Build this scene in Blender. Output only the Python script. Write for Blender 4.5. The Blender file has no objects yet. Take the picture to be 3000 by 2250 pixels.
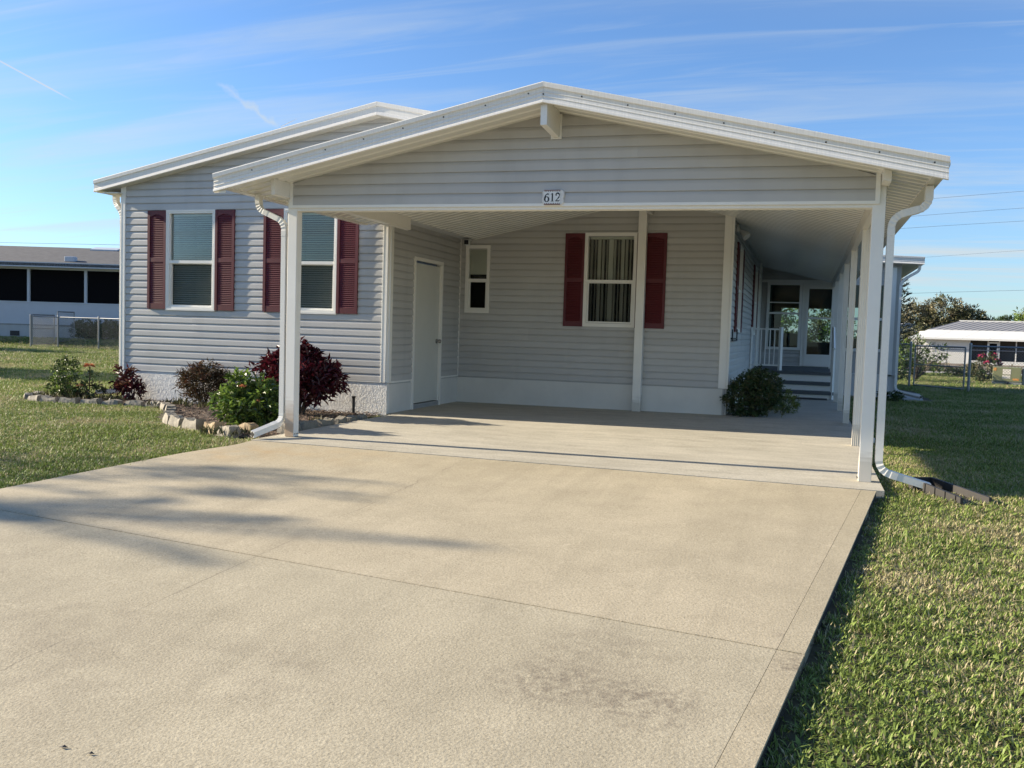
import bpy, bmesh, math, random
from mathutils import Vector, Matrix, noise
random.seed(7)
rnd = random.random
def ru(a, b): return a + (b - a) * random.random()
S = bpy.context.scene
COL = S.collection

# ------------------------------------------------------------------ camera
CR = Vector((0.95266, 0.30252, 0.03037)); CU = Vector((-0.04626, 0.04551, 0.99789)); CF = Vector((-0.3005, 0.95206, -0.05735))
CC = Vector((4.8614, -7.9769, 1.1103))
cam_d = bpy.data.cameras.new('camera'); cam = bpy.data.objects.new('camera', cam_d); COL.objects.link(cam)
cam_d.sensor_fit = 'HORIZONTAL'; cam_d.sensor_width = 36; cam_d.lens = 36 * 2700 / 3000
cam_d.clip_start = 0.05; cam_d.clip_end = 3000
cam.matrix_world = Matrix(((CR.x, CU.x, -CF.x, CC.x), (CR.y, CU.y, -CF.y, CC.y), (CR.z, CU.z, -CF.z, CC.z), (0, 0, 0, 1)))
S.camera = cam
def cd(x, y, d):  # photo pixel (3000 px wide) at a known distance along the view axis
    return CC + d * (CF + (x - 1500) / 2700 * CR - (y - 1125) / 2700 * CU)

# ------------------------------------------------------------------ light
SUN_EL = math.radians(20.6); SUN_AZ = math.radians(4.9)   # light travels +X, slightly +Y
LD = Vector((math.cos(SUN_AZ) * math.cos(SUN_EL), math.sin(SUN_AZ) * math.cos(SUN_EL), -math.sin(SUN_EL)))
sun_d = bpy.data.lights.new('sun', 'SUN'); sun_d.energy = 5.0; sun_d.angle = math.radians(0.55); sun_d.color = (1, .87, .68)
sun = bpy.data.objects.new('sun', sun_d); COL.objects.link(sun); sun.location = (-40, -4, 20)
sun.rotation_euler = LD.to_track_quat('-Z', 'Y').to_euler()
S.view_settings.view_transform = 'Standard'; S.view_settings.look = 'None'; S.view_settings.gamma = 1
S.view_settings.exposure = 1.3

W = bpy.data.worlds.new('World'); S.world = W; W.use_nodes = True
def sky():
    nt = W.node_tree; N = nt.nodes; L = nt.links
    for n in list(N): N.remove(n)
    out = N.new('ShaderNodeOutputWorld'); bg = N.new('ShaderNodeBackground'); bg.inputs[1].default_value = 0.07
    st = N.new('ShaderNodeTexSky'); st.sky_type = 'NISHITA'; st.sun_disc = False
    st.sun_elevation = SUN_EL; st.sun_rotation = math.radians(265.1); st.air_density = 1.0; st.dust_density = 0.35; st.ozone_density = 2.6
    tc = N.new('ShaderNodeTexCoord'); sep = N.new('ShaderNodeSeparateXYZ'); L.new(tc.outputs['Generated'], sep.inputs[0])
    def M(op, a, b=None, clamp=False):
        n = N.new('ShaderNodeMath'); n.operation = op; n.use_clamp = clamp
        for i, v in enumerate((a, b)):
            if v is None: continue
            if isinstance(v, (int, float)): n.inputs[i].default_value = v
            else: L.new(v, n.inputs[i])
        return n.outputs[0]
    zc = M('ADD', M('MAXIMUM', sep.outputs[2], 0.0), .12)
    cx = N.new('ShaderNodeCombineXYZ'); L.new(M('DIVIDE', sep.outputs[0], zc), cx.inputs[0]); L.new(M('DIVIDE', sep.outputs[1], zc), cx.inputs[1])
    def cloud(rot, sc, nscale, det, lo, hi, dist, loc=0):
        mp = N.new('ShaderNodeMapping'); mp.inputs['Rotation'].default_value = (0, 0, math.radians(rot)); mp.inputs['Scale'].default_value = sc; mp.inputs['Location'].default_value = (loc, loc * .7, 0)
        L.new(cx.outputs[0], mp.inputs[0])
        nz = N.new('ShaderNodeTexNoise'); nz.inputs['Scale'].default_value = nscale; nz.inputs['Detail'].default_value = det; nz.inputs['Roughness'].default_value = .55; nz.inputs['Distortion'].default_value = dist
        L.new(mp.outputs[0], nz.inputs['Vector'])
        mr = N.new('ShaderNodeMapRange'); mr.interpolation_type = 'SMOOTHSTEP'; mr.inputs[1].default_value = lo; mr.inputs[2].default_value = hi
        L.new(nz.outputs[0], mr.inputs[0]); return mr.outputs[0]
    c1 = cloud(62, (.30, 1.5, 1), 1.5, 9, .44, .80, .8, 3.1)
    c2 = cloud(50, (.35, 2.8, 1), 3.0, 9, .46, .84, 1.2, 8.4)
    c3 = cloud(70, (.16, .7, 1), 1.0, 5, .45, .78, .3, 1.3)
    cm = M('ADD', M('MULTIPLY', c1, .40), M('ADD', M('MULTIPLY', c2, .26), M('MULTIPLY', c3, .22)))
    # condensation trails: bands along great circles
    def trail(pa, pb, width, amp, rough):
        a = (cd(*pa, 100) - CC).normalized(); b = (cd(*pb, 100) - CC).normalized()
        nrm = a.cross(b).normalized(); mid = (a + b).normalized(); half = a.angle(b) / 2
        def dot(v):
            n = N.new('ShaderNodeVectorMath'); n.operation = 'DOT_PRODUCT'; L.new(tc.outputs['Generated'], n.inputs[0]); n.inputs[1].default_value = v; return n.outputs['Value']
        nz = N.new('ShaderNodeTexNoise'); nz.inputs['Scale'].default_value = 70; nz.inputs['Detail'].default_value = 4; L.new(tc.outputs['Generated'], nz.inputs['Vector'])
        wob = M('MULTIPLY', M('SUBTRACT', nz.outputs[0], .5), rough)
        dd = M('ABSOLUTE', M('ADD', dot(nrm), wob))
        band = M('SUBTRACT', 1, M('DIVIDE', dd, width), True)
        al = N.new('ShaderNodeMapRange'); al.interpolation_type = 'SMOOTHSTEP'; al.inputs[1].default_value = math.cos(half * 1.1); al.inputs[2].default_value = math.cos(half * .8); L.new(dot(mid), al.inputs[0])
        return M('MULTIPLY', M('MULTIPLY', band, al.outputs[0]), amp)
    t = M('ADD', trail((-330, 0), (203, 289), .0011, .75, .0), trail((640, 240), (815, 372), .0048, .34, .022))
    cm = M('ADD', cm, t)
    # thin pale veil that thickens toward the horizon
    hz = N.new('ShaderNodeMapRange'); hz.interpolation_type = 'SMOOTHERSTEP'; hz.inputs[1].default_value = .36; hz.inputs[2].default_value = .0; L.new(sep.outputs[2], hz.inputs[0])
    cm = M('ADD', cm, M('MULTIPLY', hz.outputs[0], M('ADD', .10, M('MULTIPLY', c1, .5))), True)
    mx = N.new('ShaderNodeMix'); mx.data_type = 'RGBA'; L.new(cm, mx.inputs[0])
    tint = N.new('ShaderNodeMix'); tint.data_type = 'RGBA'; tint.blend_type = 'MULTIPLY'; tint.inputs[0].default_value = 1; L.new(st.outputs[0], tint.inputs[6]); tint.inputs[7].default_value = (SKYK[0], SKYK[1], SKYK[2], 1)
    L.new(tint.outputs[2], mx.inputs[6]); mx.inputs[7].default_value = (3.9, 4.3, 4.5, 1)
    L.new(mx.outputs[2], bg.inputs[0]); L.new(bg.outputs[0], out.inputs[0])
SKYK = (.72, .94, 1.22)
sky()

# ------------------------------------------------------------------ materials
def mat(name, col, rough=.6, var=0, vscale=4, bump=0, bscale=60, metal=0, spec=.5, col2=None, stretch=None, island=0, detail=5, trans=0, fine=0, fscale=200):
    m = bpy.data.materials.new(name); m.use_nodes = True; nt = m.node_tree; N = nt.nodes; L = nt.links; b = N['Principled BSDF']
    b.inputs['Base Color'].default_value = (*col, 1); b.inputs['Roughness'].default_value = rough; b.inputs['Metallic'].default_value = metal; b.inputs['Specular IOR Level'].default_value = spec
    tc = N.new('ShaderNodeTexCoord'); vec = tc.outputs['Object']
    if stretch:
        mp = N.new('ShaderNodeMapping'); mp.inputs['Scale'].default_value = stretch; L.new(vec, mp.inputs[0]); vec = mp.outputs[0]
    cur = None
    def mixc(fac, a, c, mode='MIX'):
        x = N.new('ShaderNodeMix'); x.data_type = 'RGBA'; x.blend_type = mode
        if isinstance(fac, (int, float)): x.inputs[0].default_value = fac
        else: L.new(fac, x.inputs[0])
        for i, v in ((6, a), (7, c)):
            if isinstance(v, tuple): x.inputs[i].default_value = (*v, 1)
            else: L.new(v, x.inputs[i])
        return x.outputs[2]
    def nz(sc, det=5):
        n = N.new('ShaderNodeTexNoise'); n.inputs['Scale'].default_value = sc; n.inputs['Detail'].default_value = det; n.inputs['Roughness'].default_value = .6; L.new(vec, n.inputs['Vector'])
        r = N.new('ShaderNodeMapRange'); r.inputs[1].default_value = .32; r.inputs[2].default_value = .68; L.new(n.outputs[0], r.inputs[0]); return r.outputs[0]
    c2 = col2 or tuple(c * (1 - var) for c in col)
    if var or col2: cur = mixc(nz(vscale, detail), tuple(col), c2)
    if island:
        g = N.new('ShaderNodeNewGeometry'); r = N.new('ShaderNodeMapRange'); r.inputs[3].default_value = 1 - island; r.inputs[4].default_value = 1 + island; L.new(g.outputs['Random Per Island'], r.inputs[0])
        cb = N.new('ShaderNodeCombineXYZ')
        for i in range(3): L.new(r.outputs[0], cb.inputs[i])
        cur = mixc(1.0, cur if cur else tuple(col), cb.outputs[0], 'MULTIPLY')
    if fine:
        f = nz(fscale, 2); cur = mixc(f, cur if cur else tuple(col), mixc(1.0, cur if cur else tuple(col), (1 - fine,) * 3, 'MULTIPLY'))
    if cur: L.new(cur, b.inputs['Base Color'])
    if bump:
        n = N.new('ShaderNodeTexNoise'); n.inputs['Scale'].default_value = bscale; n.inputs['Detail'].default_value = 4; L.new(vec, n.inputs['Vector'])
        bp = N.new('ShaderNodeBump'); bp.inputs['Strength'].default_value = bump; bp.inputs['Distance'].default_value = .01; L.new(n.outputs[0], bp.inputs['Height']); L.new(bp.outputs[0], b.inputs['Normal'])
    if trans:
        t = N.new('ShaderNodeBsdfTranslucent'); mx = N.new('ShaderNodeMixShader'); mx.inputs[0].default_value = trans
        if cur: L.new(cur, t.inputs[0])
        else: t.inputs[0].default_value = (*col, 1)
        o = N['Material Output']; L.new(b.outputs[0], mx.inputs[1]); L.new(t.outputs[0], mx.inputs[2]); L.new(mx.outputs[0], o.inputs[0])
    return m
def glass_mat(name, tint, ior=1.5, extra=.0):
    m = bpy.data.materials.new(name); m.use_nodes = True; nt = m.node_tree; N = nt.nodes; L = nt.links
    N.remove(N['Principled BSDF']); o = N['Material Output']
    fr = N.new('ShaderNodeFresnel'); fr.inputs[0].default_value = ior
    ad = N.new('ShaderNodeMath'); ad.inputs[1].default_value = extra; L.new(fr.outputs[0], ad.inputs[0])
    t = N.new('ShaderNodeBsdfTransparent'); t.inputs[0].default_value = (*tint, 1); g = N.new('ShaderNodeBsdfGlossy'); g.inputs['Roughness'].default_value = .015
    mx = N.new('ShaderNodeMixShader'); L.new(ad.outputs[0], mx.inputs[0]); L.new(t.outputs[0], mx.inputs[1]); L.new(g.outputs[0], mx.inputs[2]); L.new(mx.outputs[0], o.inputs[0])
    return m

M = {}
M['siding'] = mat('vinyl_siding', (.51, .50, .475), .45, var=.06, vscale=1.2, stretch=(1, 1, 6), bump=.05, bscale=140)
def board_variation(m, amt):
    nt = m.node_tree; N = nt.nodes; L = nt.links; b = N['Principled BSDF']; src = b.inputs['Base Color'].links[0].from_socket
    oi = N.new('ShaderNodeObjectInfo'); r = N.new('ShaderNodeMapRange'); r.inputs[3].default_value = 1 - amt; r.inputs[4].default_value = 1 + amt * .4; L.new(oi.outputs['Random'], r.inputs[0])
    g = N.new('ShaderNodeNewGeometry'); mp = N.new('ShaderNodeMapping'); mp.inputs['Scale'].default_value = (1.5, 1.5, .25); L.new(g.outputs['Position'], mp.inputs[0])
    nz = N.new('ShaderNodeTexNoise'); nz.inputs['Scale'].default_value = 2.5; nz.inputs['Detail'].default_value = 6; L.new(mp.outputs[0], nz.inputs['Vector'])
    r2 = N.new('ShaderNodeMapRange'); r2.inputs[1].default_value = .5; r2.inputs[2].default_value = .75; r2.inputs[3].default_value = 1; r2.inputs[4].default_value = .90; L.new(nz.outputs[0], r2.inputs[0])
    mu = N.new('ShaderNodeMath'); mu.operation = 'MULTIPLY'; L.new(r.outputs[0], mu.inputs[0]); L.new(r2.outputs[0], mu.inputs[1])
    cb = N.new('ShaderNodeCombineXYZ')
    for i in range(3): L.new(mu.outputs[0], cb.inputs[i])
    x = N.new('ShaderNodeMix'); x.data_type = 'RGBA'; x.blend_type = 'MULTIPLY'; x.inputs[0].default_value = 1; L.new(src, x.inputs[6]); L.new(cb.outputs[0], x.inputs[7]); L.new(x.outputs[2], b.inputs['Base Color'])
board_variation(M['siding'], .07)
M['trim'] = mat('white_trim', (.85, .83, .765), .38, var=.05, vscale=3)
M['alum'] = mat('white_aluminium', (.86, .83, .755), .32, var=.06, vscale=2.5, bump=.03, bscale=90, fine=.05, fscale=60)
M['fascia'] = mat('fascia_aluminium', (.85, .82, .75), .35, var=.10, vscale=6, stretch=(14, 1, 1), bump=.10, bscale=7)
M['soffit'] = mat('cream_soffit', (.70, .69, .63), .45, var=.05)
M['pan'] = mat('roof_pan', (.80, .79, .73), .22, var=.05, spec=.7)
M['roofwhite'] = mat('white_roof', (.70, .70, .69), .4, var=.06)
M['shutter'] = mat('burgundy_shutter', (.105, .008, .014), .5, var=.15, vscale=5, bump=.05, bscale=150)
M['door'] = mat('cream_door', (.64, .63, .56), .4, var=.04, bump=.03, bscale=50)
M['black'] = mat('black_plastic', (.015, .015, .016), .35)
M['chrome'] = mat('door_metal', (.35, .34, .32), .25, metal=1)
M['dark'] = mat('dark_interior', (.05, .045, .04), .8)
M['interior'] = mat('interior_wall', (.22, .20, .17), .8)
M['blind'] = mat('pale_blind', (.82, .83, .77), .55, island=.06, trans=.15)
M['vblind'] = mat('vertical_blind', (.72, .69, .64), .6, island=.12)
M['glass'] = glass_mat('window_glass', (.92, .95, .92))
def screen_mat():
    m = bpy.data.materials.new('screened_sash'); m.use_nodes = True; nt = m.node_tree; N = nt.nodes; L = nt.links; N.remove(N['Principled BSDF'])
    t = N.new('ShaderNodeBsdfTransparent'); t.inputs[0].default_value = (.84, .86, .84, 1); d = N.new('ShaderNodeBsdfDiffuse'); d.inputs[0].default_value = (.03, .035, .035, 1)
    mx = N.new('ShaderNodeMixShader'); mx.inputs[0].default_value = .16; L.new(t.outputs[0], mx.inputs[1]); L.new(d.outputs[0], mx.inputs[2]); L.new(mx.outputs[0], N['Material Output'].inputs[0]); return m
M['screenglass'] = screen_mat()
M['darkglass'] = glass_mat('dark_glass', (.62, .72, .70), 1.45, .0)
M['screen'] = mat('insect_screen', (.007, .007, .008), .9, spec=.05)
M['skirt'] = mat('skirting', (.70, .68, .625), .6, var=.08, vscale=3, bump=.05, bscale=30)
def stucco():
    m = mat('white_stucco', (.76, .755, .73), .75, var=.08, vscale=4)
    nt = m.node_tree; N = nt.nodes; L = nt.links; b = N['Principled BSDF']
    tc = N.new('ShaderNodeTexCoord'); v = N.new('ShaderNodeTexNoise'); v.inputs['Scale'].default_value = 24; v.inputs['Detail'].default_value = 3; v.inputs['Distortion'].default_value = 1.6; L.new(tc.outputs['Object'], v.inputs['Vector'])
    r = N.new('ShaderNodeMapRange'); r.inputs[1].default_value = .42; r.inputs[2].default_value = .6; L.new(v.outputs[0], r.inputs[0])
    bp = N.new('ShaderNodeBump'); bp.inputs['Strength'].default_value = .40; bp.inputs['Distance'].default_value = .010; L.new(r.outputs[0], bp.inputs['Height']); L.new(bp.outputs[0], b.inputs['Normal']); return m
M['stucco'] = stucco()
def concrete(name, col, col2, stains, fine, streak=None, crack=False):
    m = bpy.data.materials.new(name); m.use_nodes = True; nt = m.node_tree; N = nt.nodes; L = nt.links; b = N['Principled BSDF']; b.inputs['Roughness'].default_value = .85; b.inputs['Specular IOR Level'].default_value = .25
    g = N.new('ShaderNodeNewGeometry'); P = g.outputs['Position']
    def nz(sc, det=6, vec=P, lo=.35, hi=.65, ro=.6, dist=0):
        n = N.new('ShaderNodeTexNoise'); n.inputs['Scale'].default_value = sc; n.inputs['Detail'].default_value = det; n.inputs['Roughness'].default_value = ro; n.inputs['Distortion'].default_value = dist; L.new(vec, n.inputs['Vector'])
        r = N.new('ShaderNodeMapRange'); r.inputs[1].default_value = lo; r.inputs[2].default_value = hi; L.new(n.outputs[0], r.inputs[0]); return r.outputs[0]
    def mix(f, a, c, mode='MIX'):
        x = N.new('ShaderNodeMix'); x.data_type = 'RGBA'; x.blend_type = mode
        if isinstance(f, (int, float)): x.inputs[0].default_value = f
        else: L.new(f, x.inputs[0])
        for i, v in ((6, a), (7, c)):
            if isinstance(v, tuple): x.inputs[i].default_value = (*v, 1)
            else: L.new(v, x.inputs[i])
        return x.outputs[2]
    def mm(op, a, c):
        n = N.new('ShaderNodeMath'); n.operation = op; n.use_clamp = op == 'MULTIPLY'
        for i, v in ((0, a), (1, c)):
            if isinstance(v, (int, float)): n.inputs[i].default_value = v
            else: L.new(v, n.inputs[i])
        return n.outputs[0]
    cur = mix(nz(.55, 7), col, col2)
    cur = mix(mm('MULTIPLY', nz(2.6, 6, lo=.42, hi=.72), .5), cur, tuple(c * .78 for c in col2))
    if streak:
        mp = N.new('ShaderNodeMapping'); mp.inputs['Scale'].default_value = streak; L.new(P, mp.inputs[0])
        cur = mix(mm('MULTIPLY', nz(2.2, 6, mp.outputs[0], .4, .7, .65, .6), .55), cur, tuple(min(1, c * 1.22) for c in col))
        cur = mix(mm('MULTIPLY', nz(3.1, 6, mp.outputs[0], .5, .8, .65, .8), .5), cur, tuple(c * .72 for c in col2))
    if not streak:   # faint tyre tracks and wash marks that run down the drive
        mp2 = N.new('ShaderNodeMapping'); mp2.inputs['Rotation'].default_value = (0, 0, math.radians(8)); mp2.inputs['Scale'].default_value = (2.6, .22, 1); L.new(P, mp2.inputs[0])
        cur = mix(mm('MULTIPLY', nz(1.5, 7, mp2.outputs[0], .48, .72, .65, .4), .38), cur, tuple(c * .74 for c in col2))
        cur = mix(mm('MULTIPLY', nz(9, 5, P, .58, .70, .7, 1.2), .30), cur, tuple(min(1, c * 1.2) for c in col))
    f = nz(fine, 2, lo=.3, hi=.7); cur = mix(mm('MULTIPLY', f, .52), cur, mix(1.0, cur, (.52, .50, .47), 'MULTIPLY'))
    f2 = nz(fine * 1.7, 1, lo=.60, hi=.70); cur = mix(mm('MULTIPLY', f2, .55), cur, mix(1.0, cur, (.45, .44, .43), 'MULTIPLY'))
    pit = nz(31, 3, lo=.74, hi=.79); cur = mix(mm('MULTIPLY', pit, .45), cur, (.13, .11, .085))
    for (sx, sy, rr, amt, fs, *sc_) in stains:
        vm = N.new('ShaderNodeVectorMath'); vm.operation = 'DISTANCE'; L.new(P, vm.inputs[0]); vm.inputs[1].default_value = (sx, sy, -.17)
        r = N.new('ShaderNodeMapRange'); r.interpolation_type = 'SMOOTHSTEP'; r.inputs[1].default_value = rr; r.inputs[2].default_value = rr * .2; L.new(vm.outputs['Value'], r.inputs[0])
        cur = mix(mm('MULTIPLY', mm('MULTIPLY', r.outputs[0], nz(fs, 5, lo=.40, hi=.66)), amt), cur, sc_[0] if sc_ else (.17, .14, .105))
    if crack:   # hairline crack wandering down the middle of the pour
        sp = N.new('ShaderNodeSeparateXYZ'); L.new(P, sp.inputs[0])
        wob = mm('MULTIPLY', mm('SUBTRACT', nz(1.3, 6, lo=0, hi=1), .5), .35)
        d = mm('ABSOLUTE', mm('SUBTRACT', mm('ADD', sp.outputs[0], wob), mm('ADD', 2.30, mm('MULTIPLY_ADD' if False else 'MULTIPLY', sp.outputs[1], .0))), 0)
        d = mm('ABSOLUTE', mm('SUBTRACT', mm('ADD', sp.outputs[0], wob), 2.12), 0)
        r = N.new('ShaderNodeMapRange'); r.inputs[1].default_value = .006; r.inputs[2].default_value = .0; L.new(d, r.inputs[0])
        cur = mix(mm('MULTIPLY', mm('MULTIPLY', r.outputs[0], nz(2.0, 3, lo=.42, hi=.55)), .55), cur, (.12, .10, .08))
    L.new(cur, b.inputs['Base Color'])
    bn = N.new('ShaderNodeTexNoise'); bn.inputs['Scale'].default_value = fine * 1.3; bn.inputs['Detail'].default_value = 3; L.new(P, bn.inputs['Vector'])
    bp = N.new('ShaderNodeBump'); bp.inputs['Strength'].default_value = .35 if not streak else .12; bp.inputs['Distance'].default_value = .006; L.new(bn.outputs[0], bp.inputs['Height']); L.new(bp.outputs[0], b.inputs['Normal'])
    return m
M['drive'] = concrete('driveway_concrete', (.55, .483, .35), (.46, .402, .285), [(4.87, -3.9, .12, .7, 25), (.25, -1.0, .7, .45, 3, (.42, .27, .11)), (1.0, -.75, .8, .25, 3, (.42, .29, .14))], 75, crack=True)
M['drive2'] = concrete('near_driveway_concrete', (.52, .466, .34), (.435, .387, .278), [(4.04, -4.73, .34, .7, 22), (4.38, -4.80, .30, .8, 24), (4.15, -4.35, .45, .35, 16), (2.2, -5.4, .7, .3, 5), (.6, -4.4, .9, .35, 4), (1.9, -4.9, .6, .28, 6), (3.0, -5.0, .5, .25, 9), (1.2, -5.6, .5, .35, 10)], 75, crack=True)
M['strip'] = concrete('driveway_edge_concrete', (.51, .45, .325), (.44, .385, .27), [(4.93, -4.25, .2, .9, 30)], 75)
M['floor'] = concrete('carport_concrete', (.53, .50, .42), (.43, .405, .335), [], 60, streak=(.5, 2.6, 1))
M['joint'] = mat('dark_joint', (.03, .026, .022), .9)
M['path'] = mat('path_concrete', (.36, .36, .35), .85, var=.15, vscale=3)
M['soil'] = mat('lawn_soil', (.055, .06, .022), .95, col2=(.09, .075, .035), vscale=3.5, bump=.5, bscale=25, fine=.4, fscale=35)
M['mulch'] = mat('mulch_soil', (.06, .042, .03), .95, col2=(.11, .08, .055), vscale=18, bump=.8, bscale=40)
M['chip'] = mat('mulch_chip', (.15, .10, .07), .9, island=.5)
M['stone'] = mat('edging_stone', (.33, .30, .245), .85, col2=(.21, .19, .15), vscale=7, bump=.5, bscale=28, fine=.25, fscale=80)
M['stone2'] = mat('warm_edging_stone', (.40, .31, .19), .85, col2=(.28, .19, .10), vscale=9, bump=.5, bscale=28, fine=.25, fscale=80)
M['leafgreen'] = mat('bright_leaf', (.16, .24, .045), .42, island=.45, trans=.25)
M['leafdark'] = mat('dark_leaf', (.048, .082, .022), .42, island=.5, trans=.15)
M['leafolive'] = mat('olive_leaf', (.115, .115, .045), .5, island=.5, trans=.15)
M['leafred'] = mat('burgundy_leaf', (.075, .009, .016), .42, island=.6, trans=.2)
M['leafrust'] = mat('rust_leaf', (.12, .055, .03), .5, island=.6, trans=.2)
M['leafbronze'] = mat('bronze_leaf', (.075, .055, .025), .5, island=.6, trans=.2)
M['leafpine'] = mat('pine_leaf', (.010, .020, .010), .6, island=.4)
M['leaffar'] = mat('far_tree_leaf', (.20, .175, .095), .6, island=.45, trans=.1)
M['leaflime'] = mat('lime_leaf', (.17, .20, .035), .5, island=.4, trans=.25)
M['leafpalm'] = mat('palm_leaf', (.06, .09, .03), .5, island=.3, trans=.2)
M['petal'] = mat('orange_petal', (.60, .24, .12), .5, island=.35, trans=.2)
M['petalpink'] = mat('magenta_petal', (.45, .03, .10), .5, island=.35, trans=.2)
M['stem'] = mat('woody_stem', (.10, .075, .05), .8, var=.3)
M['bark'] = mat('bark', (.16, .12, .085), .9, var=.4, vscale=8, bump=.4, bscale=20)
M['galv'] = mat('galvanised_pipe', (.28, .29, .30), .4, metal=.6, var=.2)
M['wire'] = mat('fence_wire', (.22, .23, .24), .5, metal=.5)
M['shingle'] = mat('grey_shingle', (.12, .12, .122), .85, col2=(.07, .07, .074), vscale=2.2, stretch=(1.5, 3, 3), fine=.3, fscale=40)
M['nbwhite'] = mat('neighbour_white', (.50, .53, .57), .5, var=.05)
M['nbskirt'] = mat('neighbour_skirting', (.46, .47, .46), .7, var=.08)
M['metalroof'] = mat('metal_roof', (.29, .285, .28), .55, var=.12, vscale=.6)
M['housewhite'] = mat('white_house_paint', (.64, .64, .61), .6, var=.05)
M['box'] = mat('utility_box_green', (.24, .25, .13), .5, var=.1)
M['boxgrey'] = mat('utility_box_base', (.22, .24, .22), .6)
M['sticker'] = mat('white_sticker', (.75, .70, .62), .5)
M['stickerorange'] = mat('orange_sticker', (.65, .30, .08), .5)
M['dirt'] = mat('dirt_field', (.21, .155, .11), .95, col2=(.12, .10, .06), vscale=.35, stretch=(1, 1, 1))
M['road'] = mat('pale_road', (.36, .34, .31), .9, var=.12)
M['tread'] = mat('grey_step_tread', (.10, .11, .115), .6, var=.1)
M['splash'] = mat('black_splash_block', (.035, .032, .03), .6, var=.3)
M['plaque'] = mat('white_plaque', (.72, .70, .66), .35, var=.1, vscale=30)
M['tile'] = mat('number_tile', (.78, .77, .74), .2)
M['tilebrown'] = mat('tile_border_brown', (.16, .06, .035), .3)
M['ink'] = mat('tile_ink', (.01, .01, .012), .3)
M['lampwhite'] = mat('white_plastic', (.70, .71, .69), .35)
def post_rust(nm='stained_post', zt=.26, amt=.75, colr=(.36, .21, .09), front=True):
    m = mat(nm, (.86, .83, .755), .35, var=.05)
    nt = m.node_tree; N = nt.nodes; L = nt.links; b = N['Principled BSDF']
    src = b.inputs['Base Color'].links[0].from_socket
    g = N.new('ShaderNodeNewGeometry'); sp = N.new('ShaderNodeSeparateXYZ'); L.new(g.outputs['Position'], sp.inputs[0])
    mp = N.new('ShaderNodeMapping'); mp.inputs['Rotation'].default_value = (0, math.radians(24), 0); mp.inputs['Scale'].default_value = (3, 3, 26); L.new(g.outputs['Position'], mp.inputs[0])
    nz = N.new('ShaderNodeTexNoise'); nz.inputs['Scale'].default_value = 1.0; nz.inputs['Detail'].default_value = 4; L.new(mp.outputs[0], nz.inputs['Vector'])
    ad = N.new('ShaderNodeMath'); ad.operation = 'MULTIPLY_ADD'; ad.inputs[1].default_value = -.28; L.new(nz.outputs[0], ad.inputs[0]); L.new(sp.outputs[2], ad.inputs[2])
    r = N.new('ShaderNodeMapRange'); r.inputs[1].default_value = zt; r.inputs[2].default_value = .0; r.inputs[4].default_value = amt; L.new(ad.outputs[0], r.inputs[0])
    # rain only reached the street-facing side
    sn = N.new('ShaderNodeSeparateXYZ'); L.new(g.outputs['Normal'], sn.inputs[0])
    fr = N.new('ShaderNodeMapRange'); fr.inputs[1].default_value = -.3; fr.inputs[2].default_value = -.9; fr.inputs[3].default_value = 0 if front else 1; L.new(sn.outputs[1], fr.inputs[0])
    mu = N.new('ShaderNodeMath'); mu.operation = 'MULTIPLY'; L.new(r.outputs[0], mu.inputs[0]); L.new(fr.outputs[0], mu.inputs[1])
    x = N.new('ShaderNodeMix'); x.data_type = 'RGBA'; L.new(mu.outputs[0], x.inputs[0]); L.new(src, x.inputs[6]); x.inputs[7].default_value = (*colr, 1); L.new(x.outputs[2], b.inputs['Base Color'])
    return m
M['postrust'] = post_rust()
M['postdirt'] = post_rust('splashed_post', .10, .45, (.30, .26, .19), False)

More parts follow.
